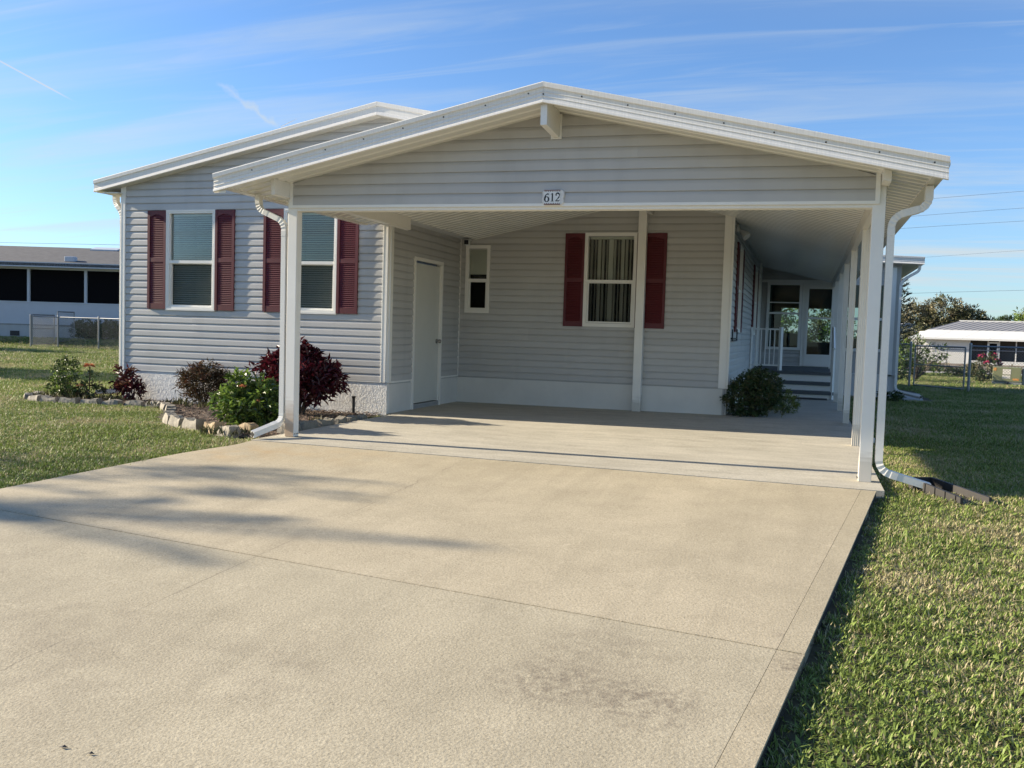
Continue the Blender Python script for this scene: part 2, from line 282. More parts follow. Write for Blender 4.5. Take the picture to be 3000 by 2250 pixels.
# ------------------------------------------------------------------ mesh helpers
class MB:
    def __init__(s): s.v = []; s.f = []
    def add(s, vs, fs):
        o = len(s.v); s.v += [tuple(p) for p in vs]; s.f += [tuple(i + o for i in f) for f in fs]
    def box(s, x0, x1, y0, y1, z0, z1):
        s.add([(x, y, z) for z in (z0, z1) for y in (y0, y1) for x in (x0, x1)], [(0, 2, 3, 1), (4, 5, 7, 6), (0, 1, 5, 4), (2, 6, 7, 3), (0, 4, 6, 2), (1, 3, 7, 5)])
    def hexa(s, p): s.add(p, [(0, 3, 2, 1), (4, 5, 6, 7), (0, 1, 5, 4), (1, 2, 6, 5), (2, 3, 7, 6), (3, 0, 4, 7)])
    def pbox(s, pl, s0, s1, z0, z1, d0, d1):
        s.hexa([pl(s0, z0, d0), pl(s1, z0, d0), pl(s1, z0, d1), pl(s0, z0, d1), pl(s0, z1, d0), pl(s1, z1, d0), pl(s1, z1, d1), pl(s0, z1, d1)])
    def prism(s, A, B):  # two matching outlines
        n = len(A); s.add(list(A) + list(B), [tuple(range(n))[::-1], tuple(range(n, 2 * n))] + [(i, (i + 1) % n, n + (i + 1) % n, n + i) for i in range(n)])
    def tube(s, path, rad, n=6, cap=True):
        path = [Vector(p) for p in path]; o = len(s.v); k = len(path)
        t0 = (path[1] - path[0]).normalized(); up = Vector((0, 0, 1)) if abs(t0.z) < .9 else Vector((1, 0, 0)); side = t0.cross(up).normalized()
        for i, p in enumerate(path):
            t = (path[min(i + 1, k - 1)] - path[max(i - 1, 0)]).normalized(); side = (side - t * side.dot(t)).normalized(); b = t.cross(side)
            r = rad[i] if isinstance(rad, (list, tuple)) else rad
            for j in range(n):
                a = 2 * math.pi * j / n; s.v.append(tuple(p + side * (math.cos(a) * r) + b * (math.sin(a) * r)))
        for i in range(k - 1):
            for j in range(n): s.f.append((o + i * n + j, o + i * n + (j + 1) % n, o + (i + 1) * n + (j + 1) % n, o + (i + 1) * n + j))
        if cap: s.f.append(tuple(o + j for j in range(n))[::-1]); s.f.append(tuple(o + (k - 1) * n + j for j in range(n)))
    def sweep(s, path, prof, side0, scales=None):  # profile (a,b) swept; a along side
        path = [Vector(p) for p in path]; o = len(s.v); k = len(path); n = len(prof); side = Vector(side0).normalized()
        for i, p in enumerate(path):
            t = (path[min(i + 1, k - 1)] - path[max(i - 1, 0)]).normalized(); side = (side - t * side.dot(t)).normalized(); b = t.cross(side); c = scales[i] if scales else 1
            for (u, w) in prof: s.v.append(tuple(p + side * (u * c) + b * (w * c)))
        for i in range(k - 1):
            for j in range(n): s.f.append((o + i * n + j, o + i * n + (j + 1) % n, o + (i + 1) * n + (j + 1) % n, o + (i + 1) * n + j))
        s.f.append(tuple(o + j for j in range(n))[::-1]); s.f.append(tuple(o + (k - 1) * n + j for j in range(n)))
    def leaf(s, p, d, up, ln, wd, fold=.25, droop=.2):
        d = d.normalized(); sd = d.cross(up); sd = sd.normalized() if sd.length > 1e-4 else Vector((1, 0, 0)); n = sd.cross(d)
        m1 = p + d * ln * .45 + n * (fold * wd * .0); tip = p + d * ln - n * droop * ln
        l = p + d * ln * .42 + sd * wd * .5 + n * fold * wd; r = p + d * ln * .42 - sd * wd * .5 + n * fold * wd
        o = len(s.v); s.v += [tuple(p), tuple(l), tuple(tip), tuple(r)]; s.f += [(o, o + 1, o + 2), (o, o + 2, o + 3)]
    def build(s, name, m, parent=None, smooth=False, **pr):
        org = parent_org(parent)
        me = bpy.data.meshes.new(name); me.from_pydata([(x - org.x, y - org.y, z - org.z) for x, y, z in s.v], [], s.f); me.validate()
        ob = link(name, me, m, parent, **pr)
        if smooth: me.shade_smooth()
        return ob
ORG = {}
def parent_org(p): return ORG.get(p.name, Vector((0, 0, 0))) if p else Vector((0, 0, 0))
def link(name, me, m, parent=None, **pr):
    ob = bpy.data.objects.new(name, me); COL.objects.link(ob)
    if m and not me.materials: me.materials.append(M[m] if isinstance(m, str) else m)
    if parent: ob.parent = parent; ORG[ob.name] = parent_org(parent)
    for k, v in pr.items(): ob[k] = v
    return ob
def thing(name, label, cat, loc, group=None):
    o = bpy.data.objects.new(name, None); COL.objects.link(o); o.location = loc; o.empty_display_size = .1
    o['label'] = label; o['category'] = cat; ORG[o.name] = Vector(loc)
    if group: o['group'] = group
    return o
def bevel(ob, w, seg=2):
    bm = bmesh.new(); bm.from_mesh(ob.data); bmesh.ops.bevel(bm, geom=[e for e in bm.edges], offset=w, segments=seg, affect='EDGES', profile=.5, clamp_overlap=True); bm.to_mesh(ob.data); bm.free(); return ob
def plane(o, a, n):
    o, a, n = Vector(o), Vector(a), Vector(n)
    return lambda s, z, d=0: tuple(o + a * s + Vector((0, 0, z)) + n * d)

# ------------------------------------------------------------------ dimensions (metres)
XD, YL, YB, XR, XA = -.227, 2.79, 5.313, 3.83, -4.35        # door wall, front wall, recessed wall, side wall, far-left corner
YW = 14.6                                                  # sun-room front wall
def zs(x, y): return -.006 * x + .0019 * x * min(max(y, 0), 5.3)
def zdrive(x, y): return -.006 * x + .035 * (y + .4) - .004
def sm(a, b, t): t = max(0, min(1, (t - a) / (b - a))); return t * t * (3 - 2 * t)
def zl(x, y):
    base = -.035 + (-.055) * sm(-.2, 5.6, x)
    z = base + .035 * min(y + .4, 0) * (1 if y > -30 else 0) if y > -30 else base - 1.04
    q = Vector((x, y, 0)) - CC; dep = q.x * CF.x + q.y * CF.y
    if y > 0: z -= .05 * sm(4, 14, dep - 6)
    if x < -8: z += .30 * sm(36.2, 38.6, dep) * sm(-8, -16, x)
    if x > 2: z -= .62 * sm(30, 90, dep) 
    return z

# ------------------------------------------------------------------ setting
def lawn_sheet():
    xs = [-900, -400, -200, -120, -80, -60, -50] + [-44 + i for i in range(44)] + [i * .5 for i in range(0, 30)] + [15 + i for i in range(0, 30, 1)] + [46, 50, 60, 80, 120, 200, 400, 900]
    ys = [-300, -120, -60, -40, -30, -25, -20, -16] + [-13 + i * .5 for i in range(50)] + [12 + i for i in range(0, 45)] + [58, 62, 68, 75, 85, 95, 110, 130, 160, 220, 400, 1000, 2000]
    mb = MB(); nx = len(xs)
    for y in ys:
        for x in xs: mb.v.append((x, y, zl(x, y)))
    for j in range(len(ys) - 1):
        for i in range(nx - 1): mb.f.append((j * nx + i, j * nx + i + 1, (j + 1) * nx + i + 1, (j + 1) * nx + i))
    return mb.build('lawn', 'soil', smooth=True, kind='structure')
lawn_sheet()
def carport_floor():
    mb = MB()
    def grid(x0, x1, y0, y1, nx, ny):
        for j in range(ny):
            for i in range(nx):
                xa, xb = x0 + (x1 - x0) * i / nx, x0 + (x1 - x0) * (i + 1) / nx; ya, yb = y0 + (y1 - y0) * j / ny, y0 + (y1 - y0) * (j + 1) / ny
                c = [(xa, ya), (xb, ya), (xb, yb), (xa, yb)]
                mb.hexa([(x, y, -.16) for x, y in c] + [(x, y, zs(x, y)) for x, y in c])
    grid(-.13, 5.50, -.385, 2.79, 6, 4); grid(-.23, 5.50, 2.79, 5.40, 6, 3)
    grid(3.75, 5.50, 5.40, 10.1, 3, 4)
    return mb.build('carport_floor', 'floor', kind='structure')
carport_floor()
def driveway():
    dirv = Vector((math.cos(math.radians(82)), math.sin(math.radians(82)), 0))
    redge = lambda y: 5.44 + (y + .4) / math.tan(math.radians(82))
    lpts = [(-.10, -.392), (-.10, -.69), (-.24, -1.2), (-.34, -2.1), (-.42, -3.0), (-.83, -5.9), (-1.7, -12)]
    def ledge(y):
        for (xa, ya), (xb, yb) in zip(lpts, lpts[1:]):
            if yb <= y <= ya: return xa + (xb - xa) * (y - ya) / (yb - ya)
        return lpts[-1][0]
    base = MB(); ysb = [-.392, -.69, -1.2, -2.1, -3, -4, -5.9, -8, -12]
    for a, b in zip(ysb, ysb[1:]):
        c = [(ledge(b), b), (redge(b), b), (redge(a), a), (ledge(a), a)]
        base.hexa([(x, y, zdrive(x, y) - .2) for x, y in c] + [(x, y, zdrive(x, y) - .012) for x, y in c])
    o = base.build('driveway', 'joint', kind='structure')
    J = lambda x: -3.45 - (x - .0) * math.tan(math.radians(7.6))   # cross joint, square to the drive
    SW = lambda y: redge(y) - .11
    g = .011
    def panel(name, m, xl, xr, ya, yb, n=10):   # ya(x), yb(x): far and near ends
        mb = MB(); rows = []
        for k in range(n + 1):
            t = k / n; row = []
            for e in (xl, xr):
                y = -2.0
                for _ in range(8): x = e(y); y = ya(x) * (1 - t) + yb(x) * t
                row.append((e(y), y))
            rows.append(row)
        for a, b in zip(rows, rows[1:]):
            c = [b[0], b[1], a[1], a[0]]
            mb.hexa([(x, y, zdrive(x, y) - .10) for x, y in c] + [(x, y, zdrive(x, y)) for x, y in c])
        return mb.build(name, m, o)
    panel('concrete_panel', 'drive', ledge, lambda y: SW(y) - .001, lambda x: -.395, lambda x: J(x) + g * .6)
    panel('concrete_panel', 'drive2', ledge, lambda y: SW(y) - .001, lambda x: J(x) - g * .6, lambda x: -12.0)
    panel('edge_strip', 'strip', lambda y: SW(y) + .001, redge, lambda x: -.395, lambda x: J(x) + g * .6)
    panel('edge_strip', 'strip', lambda y: SW(y) + .001, redge, lambda x: J(x) - g * .6, lambda x: -12.0)
    return ledge, redge
ledge, redge = driveway()

mb = MB()
for i in range(24):
    xa, xb = -60 + i * 5, -55 + i * 5; mb.add([(xa, -18.5, -.52), (xb, -18.5, -.52), (xb, -11.95, -.42), (xa, -11.95, -.42)], [(0, 1, 2, 3)])
mb.build('street', 'road', kind='structure')
# ------------------------------------------------------------------ siding
HC = .0965
PROF = [(.003, .000), (0, .017), (.003, .0185), (.008, .0185), (.060, .0158), (.068, .0140), (.0990, .0020), (.0990, .000)]   # (z, outward) Dutch-lap course
def siding(parent, pl, s0, s1, z0, z1, holes=(), seams=True, lim=None, name='siding_board'):
    """courses of lap siding; holes (sa,sb,za,zb); lim(z)->(smin,smax) clips to a gable"""
    k = 0; cnt = 0
    while z0 + k * HC < z1 - .02:
        zb = z0 + k * HC; zt = min(zb + HC, z1); zm = (zb + zt) / 2; segs = [(s0, s1)]
        for (a, b, c, d) in holes:
            if c < zm < d:
                new = []
                for (p, q) in segs:
                    if a > p: new.append((p, min(a, q)))
                    if b < q: new.append((max(b, p), q))
                segs = [t for t in new if t[1] - t[0] > .01]
        out = []
        for (p, q) in segs:
            if seams and q - p > 2.2:
                c = p + (q - p) * (.22 + .56 * ((k // 2 * .37) % 1)); out += [(p, c), (c + .0008, q)]
            else: out.append((p, q))
        for i, (p, q) in enumerate(out):
            off = .0022 * (i % 2)
            A, B = [], []
            for (pz, pd) in PROF:
                z = min(zb + pz, z1); a, b = p, q
                if lim: lo, hi = lim(z); a = max(a, lo); b = min(b, hi)
                if b < a: a = b = (a + b) / 2
                A.append(pl(a, z, pd + off)); B.append(pl(b, z, pd + off))
            mb = MB(); mb.prism(A, B); mb.build(name, 'siding', parent); cnt += 1
        k += 1
    return cnt
def wall_sheet(parent, name, m, pl, s0, s1, z0, z1, holes=(), th=.08, lim=None, top=None):
    mb = MB(); ss = sorted({s0, s1, *[h[i] for h in holes for i in (0, 1)]}); zz = sorted({z0, z1, *[h[i] for h in holes for i in (2, 3)]})
    for a, b in zip(ss, ss[1:]):
        for c, d in zip(zz, zz[1:]):
            if any(h[0] <= a and b <= h[1] and h[2] <= c and d <= h[3] for h in holes): continue
            mb.pbox(pl, a, b, c, d, -th, 0)
    if top:  # gable polygon
        A = [pl(s, z, -th) for s, z in top]; B = [pl(s, z, 0) for s, z in top]; mb.prism(A, B)
    return mb.build(name, m, parent)

def window(parent, pl, s0, s1, z0, z1, kind, name='window'):
    fw = .045; mid = z0 + (z1 - z0) * .485
    mb = MB()   # outer frame with a stepped face
    for (a, b, c, d) in ((s0, s0 + fw, z0, z1), (s1 - fw, s1, z0, z1), (s0 + fw, s1 - fw, z1 - fw, z1), (s0 + fw, s1 - fw, z0, z0 + fw)): mb.pbox(pl, a, b, c, d, -.07, .030)
    g = .02
    for (a, b, c, d) in ((s0 - .004, s0 + g, z0 - .004, z1 + .004), (s1 - g, s1 + .004, z0 - .004, z1 + .004), (s0 + g, s1 - g, z1 - g, z1 + .004), (s0 + g, s1 - g, z0 - .004, z0 + g)): mb.pbox(pl, a, b, c, d, .0, .036)
    w = mb.build(name, 'trim', parent)
    a, b = s0 + fw, s1 - fw
    r = MB(); r.pbox(pl, a, b, mid - .02, mid + .02, -.03, .020); r.pbox(pl, a, b, mid - .030, mid - .02, -.04, -.005)
    for (p, q, c, d) in ((a, a + .022, z0 + fw, mid - .02), (b - .022, b, z0 + fw, mid - .02), (a + .022, b - .022, z0 + fw, z0 + fw + .028)): r.pbox(pl, p, q, c, d, -.03, .004)
    r.build('sash_rail', 'trim', w)
    u = MB(); u.pbox(pl, a, b, mid + .02, z1 - fw, -.022, -.018); u.build('pane', 'glass', w)
    u = MB(); u.pbox(pl, a + .022, b - .022, z0 + fw + .028, mid - .03, -.036, -.032); u.build('pane', 'glass' if kind in ('none',) else 'screenglass', w)
    # room behind the opening
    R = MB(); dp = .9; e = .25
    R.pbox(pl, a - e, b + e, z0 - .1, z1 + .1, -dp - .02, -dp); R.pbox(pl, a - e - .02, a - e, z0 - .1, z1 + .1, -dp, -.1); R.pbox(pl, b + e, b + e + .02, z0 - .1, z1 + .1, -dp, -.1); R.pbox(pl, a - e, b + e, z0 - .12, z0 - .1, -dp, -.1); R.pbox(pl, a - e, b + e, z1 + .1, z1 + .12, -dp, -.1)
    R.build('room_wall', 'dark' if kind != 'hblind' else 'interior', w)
    if kind == 'hblind':
        B = MB(); z = z0 + fw + .02; B.pbox(pl, a + .008, b - .008, z1 - fw - .03, z1 - fw - .002, -.075, -.045)
        while z < z1 - fw - .035:
            B.hexa([pl(a + .012, z, -.048), pl(b - .012, z, -.048), pl(b - .012, z + .022, -.076), pl(a + .012, z + .022, -.076), pl(a + .012, z + .002, -.047), pl(b - .012, z + .002, -.047), pl(b - .012, z + .024, -.075), pl(a + .012, z + .024, -.075)]); z += .029
        B.build('blind', 'blind', w, kind='stuff')
    elif kind == 'vblind':
        s = a + .02; i = 0
        while s < b - .05:
            t = MB(); ang = .9 + .25 * math.sin(i * 2.1); wd = .038
            if abs(s - (a + b) / 2 + .02) < .03: ang = .25
            ca, sa = math.cos(ang) * wd, math.sin(ang) * wd
            t.hexa([pl(s - ca, z0 + fw + .03, -.13 - sa), pl(s + ca, z0 + fw + .03, -.13 + sa), pl(s + ca + .001, z0 + fw + .03, -.132 + sa), pl(s - ca + .001, z0 + fw + .03, -.132 - sa), pl(s - ca, z1 - fw - .02, -.13 - sa), pl(s + ca, z1 - fw - .02, -.13 + sa), pl(s + ca + .001, z1 - fw - .02, -.132 + sa), pl(s - ca + .001, z1 - fw - .02, -.132 - sa)])
            t.build('blind_slat', 'vblind', w); s += .058; i += 1
        t = MB(); t.pbox(pl, a, b, z1 - fw - .035, z1 - fw, -.16, -.10); t.build('blind_rail', 'trim', w)
    elif kind == 'shade':
        t = MB(); t.pbox(pl, a, b, mid + .10, z1 - fw, -.06, -.055); t.pbox(pl, a, b, mid + .09, mid + .115, -.063, -.052); t.build('roller_shade', 'vblind', w)
    return w
def shutter(parent, pl, s0, s1, z0, z1):
    mb = MB(); st = .038; mid = z0 + (z1 - z0) * .5; d = .028
    mb.pbox(pl, s0, s0 + st, z0, z1, .0, d); mb.pbox(pl, s1 - st, s1, z0, z1, .0, d)
    mb.pbox(pl, s0 + st, s1 - st, z0, z0 + .075, 0, d - .002); mb.pbox(pl, s0 + st, s1 - st, mid - .028, mid + .028, 0, d - .002)
    n = 8; a, b = s0 + st, s1 - st; zt = z1 - .055; A = [(a, z1), (a, zt - .035)] + [(a + (b - a) * i / n, zt - .035 + .035 * math.sin(math.pi * i / n)) for i in range(1, n)] + [(b, zt - .035), (b, z1)]
    mb.prism([pl(s, z, 0) for s, z in A], [pl(s, z, d - .002) for s, z in A])
    o = mb.build('shutter', 'shutter', parent)
    l = MB(); l.pbox(pl, a, b, z0 + .07, z1 - .05, .002, .006)
    for (p, q) in ((z0 + .075, mid - .028), (mid + .028, z1 - .06)):
        k = int((q - p) / .0245); h = (q - p) / k
        for i in range(k):
            z = p + i * h; l.hexa([pl(a, z, .022), pl(b, z, .022), pl(b, z + h * .95, .008), pl(a, z + h * .95, .008), pl(a, z + .005, .024), pl(b, z + .005, .024), pl(b, z + h * .95 + .004, .012), pl(a, z + h * .95 + .004, .012)])
    l.build('louvers', 'shutter', o, kind='stuff')
    return o

# ------------------------------------------------------------------ the house
H = thing('mobile_home', 'grey lap-sided double-wide home with burgundy shutters and white trim behind the carport', 'house', (0, YL, 0))
pF = plane((0, YL, 0), (1, 0, 0), (0, -1, 0)); pB = plane((0, YB, 0), (1, 0, 0), (0, -1, 0))
pD = plane((XD, 0, 0), (0, 1, 0), (1, 0, 0)); pS = plane((XR, 0, 0), (0, 1, 0), (1, 0, 0)); pL_ = plane((XA, 0, 0), (0, 1, 0), (-1, 0, 0))
pW = plane((0, YW, 0), (1, 0, 0), (0, -1, 0))
ZS = .41
hip = lambda x: 3.80 - .2045 * abs(x + .37)      # underside of main roof
RX = -.37
rake = lambda z: (RX - (3.80 - z) / .2045, RX + (3.80 - z) / .2045)
W1 = (-3.5824, -2.7986, 1.259, 2.6235); W2 = (-1.739, -.956, 1.259, 2.6235)
def hole(w, m=.03): return (w[0] + m, w[1] - m, w[2] + m, w[3] - m)
fw = wall_sheet(H, 'front_wall', 'siding', pF, XA + .02, XD - .02, -.2, 2.97, [hole(W1), hole(W2)], top=[(XA + .02, 2.97), (XD - .02, 2.97), (XD - .02, hip(XD)), (RX, hip(RX)), (XA + .02, hip(XA))])
siding(fw, pF, XA + .06, XD - .06, ZS, 3.80, [hole(W1), hole(W2)], lim=lambda z: (max(XA + .06, rake(z)[0]), min(XD - .06, rake(z)[1])))
for w in (W1, W2):
    window(H, pF, *w, 'hblind')
    shutter(H, plane((0, YL - .010, 0), (1, 0, 0), (0, -1, 0)), w[0] - .306, w[0] - .003, 1.268, 2.62); shutter(H, plane((0, YL - .010, 0), (1, 0, 0), (0, -1, 0)), w[1] + .003, w[1] + .306, 1.268, 2.62)
def corner(s, z0, z1, pl, wd=.078, name='corner_trim', th=.024):
    mb = MB(); mb.pbox(pl, s, s + wd, z0, z1, 0, th); mb.pbox(pl, s + .010, s + .014, z0, z1, th, th + .002); mb.pbox(pl, s + wd - .014, s + wd - .010, z0, z1, th, th + .002); return mb.build(name, 'trim', H)
corner(XA, ZS - .01, 2.99, pF); corner(XD - .078, ZS - .01, 2.75, pF)
mb = MB(); mb.pbox(pD, YL + .0, YL + .075, ZS - .01, 2.9, 0, .03); mb.build('corner_trim', 'trim', H)
mb = MB(); mb.pbox(pF, XA + .03, XD + .012, -.25, ZS - .018, -.06, .012); mb.build('stucco_base', 'stucco', H)
mb = MB(); mb.pbox(pF, XA + .078, XD - .078, ZS - .012, ZS + .002, 0, .02); mb.build('starter_strip', 'trim', H)
# door wall
DR = (3.554, 4.578, -.05, 2.0767)
dw = wall_sheet(H, 'side_wall', 'siding', pD, YL + .02, YB, -.2, 3.2, [(DR[0] + .02, DR[1] - .02, -.2, DR[3] - .02)])
siding(dw, pD, YL + .075, YB - .03, ZS, 3.05, [(DR[0], DR[1], -.2, DR[3] - .02)], seams=False)
for (a, b, c) in ((YL + .02, DR[0], YL + .075), (DR[1], YB, DR[1])):
    mb = MB(); mb.pbox(pD, a, b, -.1, ZS - .035, 0, .010); mb.build('skirting_panel', 'skirt', H)
    mb = MB(); mb.pbox(pD, c, b - (.02 if b == YB else 0), ZS - .018, ZS + .004, 0, .022); mb.build('starter_strip', 'trim', H)
mb = MB(); mb.box(XD + .004, XD + .024, YB - .034, YB - .014, ZS, 3.1); mb.build('inside_corner_trim', 'trim', H)
df = MB(); t = .045
df.pbox(pD, DR[0], DR[0] + t, .0, DR[3], -.06, .03); df.pbox(pD, DR[1] - t, DR[1], .0, DR[3], -.06, .03); df.pbox(pD, DR[0] + t, DR[1] - t, DR[3] - t, DR[3], -.06, .03)
dfo = df.build('door', 'trim', H)
mb = MB(); mb.pbox(pD, DR[0] + t + .004, DR[1] - t - .004, .075, DR[3] - t - .03, -.045, -.008); mb.build('door_leaf', 'door', dfo)
mb = MB(); mb.pbox(pD, DR[0] + t, DR[1] - t, -.05, .062, -.06, .012); mb.build('threshold', 'path', dfo)
kb = MB(); kc = Vector(pD(DR[1] - t - .075, .93, -.008)); kb.tube([kc, kc + Vector((.012, 0, 0))], .034, 14); kb.tube([kc, kc + Vector((.04, 0, 0))], .012, 10); kb.tube([kc + Vector((.03, 0, 0)), kc + Vector((.036, 0, 0)), kc + Vector((.055, 0, 0)), kc + Vector((.068, 0, 0)), kc + Vector((.072, 0, 0))], [.014, .026, .030, .024, .010], 14); kb.build('door_knob', 'chrome', dfo, smooth=True)
# recessed wall
SW_ = (-.1192, .2643, 1.375, 2.392); LW = (1.7365, 2.4993, 1.216, 2.5766)
bw = wall_sheet(H, 'recessed_wall', 'siding', pB, XD, XR - .02, -.2, 3.25, [hole(SW_), hole(LW)])
siding(bw, pB, XD + .015, XR - .1, ZS - .012, 3.1, [hole(SW_), hole(LW)])
window(H, pB, *SW_, 'shade'); window(H, pB, *LW, 'vblind')
pBs = plane((0, YB - .012, 0), (1, 0, 0), (0, -1, 0))
shutter(H, pBs, 1.437, 1.732, 1.207, 2.569); shutter(H, pBs, 2.503, 2.93, 1.207, 2.569)
mb = MB(); mb.pbox(pB, XD + .012, XR - .045, -.1, ZS - .03, 0, .010); mb.build('skirting_panel', 'skirt', H)
mb = MB(); mb.pbox(pB, XR - .105, XR - .002, ZS - .02, 3.0, 0, .03); mb.pbox(pS, YB - .03, YB + .07, ZS - .02, 3.0, 0.001, .03); mb.build('corner_trim', 'trim', H)
# side wall along the walkway
N1 = (6.45, 7.25, 1.20, 2.53); N2 = (11.0, 12.1, 1.18, 2.55)
sw = wall_sheet(H, 'side_wall', 'siding', pS, YB + .02, 15.4, -.2, 3.1, [hole(N1), hole(N2)])
siding(sw, pS, YB + .07, 14.4, ZS, 2.84, [hole(N1), hole(N2)])
for w in (N1, N2):
    window(H, pS, *w, 'none'); pSs = plane((XR + .012, 0, 0), (0, 1, 0), (1, 0, 0)); shutter(H, pSs, w[0] - .32, w[0] - .003, w[2], w[3]); shutter(H, pSs, w[1] + .003, w[1] + .32, w[2], w[3])
mb = MB(); mb.pbox(pS, YB, 14.6, -.1, ZS - .03, 0, .010); mb.build('skirting_panel', 'skirt', H)
mb = MB(); mb.pbox(pS, 13.2, 13.3, .5, 2.85, 0, .06); mb.build('corner_trim', 'trim', H)
mb = MB(); mb.pbox(pS, 12.55, 12.62, .5, 2.5, 0, .05); mb.pbox(pS, 13.0, 13.07, .5, 2.5, 0, .05); mb.pbox(pS, 12.62, 13.0, 2.43, 2.5, 0, .05); mb.pbox(pS, 12.62, 13.0, .5, 2.43, 0, .03); mb.build('side_door', 'trim', H)
# roof
def roof(parent, name, m, x0, x1, xr, y0, y1, ztop, sl, th):
    for (a, b) in ((x0, xr), (xr, x1)):
        mb = MB(); za, zb = ztop - sl * abs(a - xr), ztop - sl * abs(b - xr)
        mb.hexa([(a, y0, za - th), (b, y0, zb - th), (b, y1, zb - th), (a, y1, za - th), (a, y0, za), (b, y0, zb), (b, y1, zb), (a, y1, za)]); mb.build(name, m, parent)
roof(H, 'roof_slope', 'roofwhite', -4.69, 3.95, RX, 2.66, 15.2, 3.895, .2045, .10)
FP = [(0, 0), (.034, 0), (.036, -.006), (.032, -.040), (.016, -.046), (.012, -.072), (.018, -.077), (.018, -.080), (.012, -.084), (.012, -.108), (.018, -.113), (.018, -.116), (.012, -.120), (.014, -.142), (.022, -.148), (.024, -.166), (.018, -.170), (0, -.170)]   # (outward, down)
def fascia(parent, p0, p1, m='fascia', prof=FP, k=1.0, outward=(0, -1, 0), name='fascia'):
    o = Vector(outward); mb = MB(); A = [Vector(p0) + o * a * k + Vector((0, 0, b * k)) for a, b in prof]; B = [Vector(p1) + o * a * k + Vector((0, 0, b * k)) for a, b in prof]
    mb.prism(A, B); return mb.build(name, m, parent)
FP2 = [(0, 0), (.034, 0), (.036, -.008), (.034, -.050), (.020, -.056), (.018, -.120), (.026, -.128), (.030, -.160), (.024, -.165), (0, -.165)]
zr = lambda x, top=3.92: top - .2045 * abs(x - RX)
fascia(H, (-4.70, 2.66, zr(-4.70)), (RX - .001, 2.66, zr(RX)), prof=FP2); fascia(H, (RX + .001, 2.66, zr(RX)), (3.95, 2.66, zr(3.95)), prof=FP2)
for (a, b) in ((-4.69, RX - .001), (RX + .001, 2.6)):
    mb = MB(); mb.hexa([(a, 2.66, zr(a) - .165), (b, 2.66, zr(b) - .165), (b, YL + .002, zr(b) - .165), (a, YL + .002, zr(a) - .165), (a, 2.66, zr(a) - .15), (b, 2.66, zr(b) - .15), (b, YL + .002, zr(b) - .15), (a, YL + .002, zr(a) - .15)]); mb.build('soffit', 'soffit', H)
GP = [(0, 0), (.09, .0), (.10, -.02), (.10, -.05), (.085, -.075), (.075, -.115), (.065, -.125), (0, -.125)]
def gutter(parent, x, y0, y1, ztop, sgn):
    mb = MB(); A = [Vector((x + sgn * a, y0, ztop + b)) for a, b in GP]; B = [Vector((x + sgn * a, y1, ztop + b)) for a, b in GP]; mb.prism(A, B); return mb.build('gutter', 'alum', parent)
gutter(H, -4.585, 2.67, 15.1, zr(-4.6) - .03, -1)
mb = MB(); mb.box(-4.585, XA + .03, 2.67, 15, 2.855, 2.87); mb.build('soffit', 'soffit', H)
# rear-right closing walls so that the house is a closed box
mb = MB(); mb.box(XA + .02, XA + .08, YL + .02, 15.2, -.2, 2.95); mb.build('left_wall', 'siding', H)
mb = MB(); mb.box(XA, XR, 15.2, 15.28, -.2, 3.0); mb.build('rear_wall', 'siding', H)

# downspouts ------------------------------------------------------
def dprof(w, h):
    n = 4; P = []
    for i in range(n * 2 + 1):
        u = -w / 2 + w * i / (n * 2); P.append((u, -h / 2 + (.004 if i % 2 else 0)))
    for i in range(n * 2 + 1):
        u = w / 2 - w * i / (n * 2); P.append((u, h / 2 - (.004 if i % 2 else 0)))
    return P
def downspout(parent, pts, side, w=.062, h=.082, rad=.11, name='downspout'):
    pts = [Vector(p) for p in pts]; path = [pts[0]]; sc = [1.0]
    for i in range(1, len(pts) - 1):
        a, p, b = pts[i - 1], pts[i], pts[i + 1]; d1 = (a - p); d2 = (b - p); r = min(rad, d1.length * .48, d2.length * .48)
        A = p + d1.normalized() * r; B = p + d2.normalized() * r
        path += [A - (p - A).normalized() * -.002]; sc += [1.05]
        n = 9
        for k in range(1, n):
            t = k / n; path.append((1 - t) ** 2 * A + 2 * t * (1 - t) * p + t * t * B); sc.append(1.05 if k % 2 else .95)
        path.append(B); sc.append(1.05); path.append(B + (b - B).normalized() * min(.05, (b - B).length * .3)); sc.append(1.05); path.append(B + (b - B).normalized() * min(.052, (b - B).length * .32)); sc.append(1.0)
    path.append(pts[-1]); sc.append(1.0)
    mb = MB(); mb.sweep(path, dprof(w, h), side, sc); o = mb.build(name, 'alum', parent)
    m2 = MB(); e = pts[-1] + (pts[-1] - pts[-2]).normalized() * .001; d = (pts[-1] - pts[-2]).normalized(); sd = Vector(side); sd = (sd - d * sd.dot(d)).normalized(); b = d.cross(sd)
    m2.add([e + sd * w * .42 * i + b * h * .42 * j for i, j in ((-1, -1), (1, -1), (1, 1), (-1, 1))], [(0, 1, 2, 3)]); m2.build('outlet', 'dark', o)
    return o
downspout(H, [(-4.52, 2.87, 2.87), (-4.52, 2.87, 2.75), (-4.392, 2.87, 2.60), (-4.392, 2.87, .09), (-4.78, 2.80, .055)], (0, 1, 0), .075, .06)

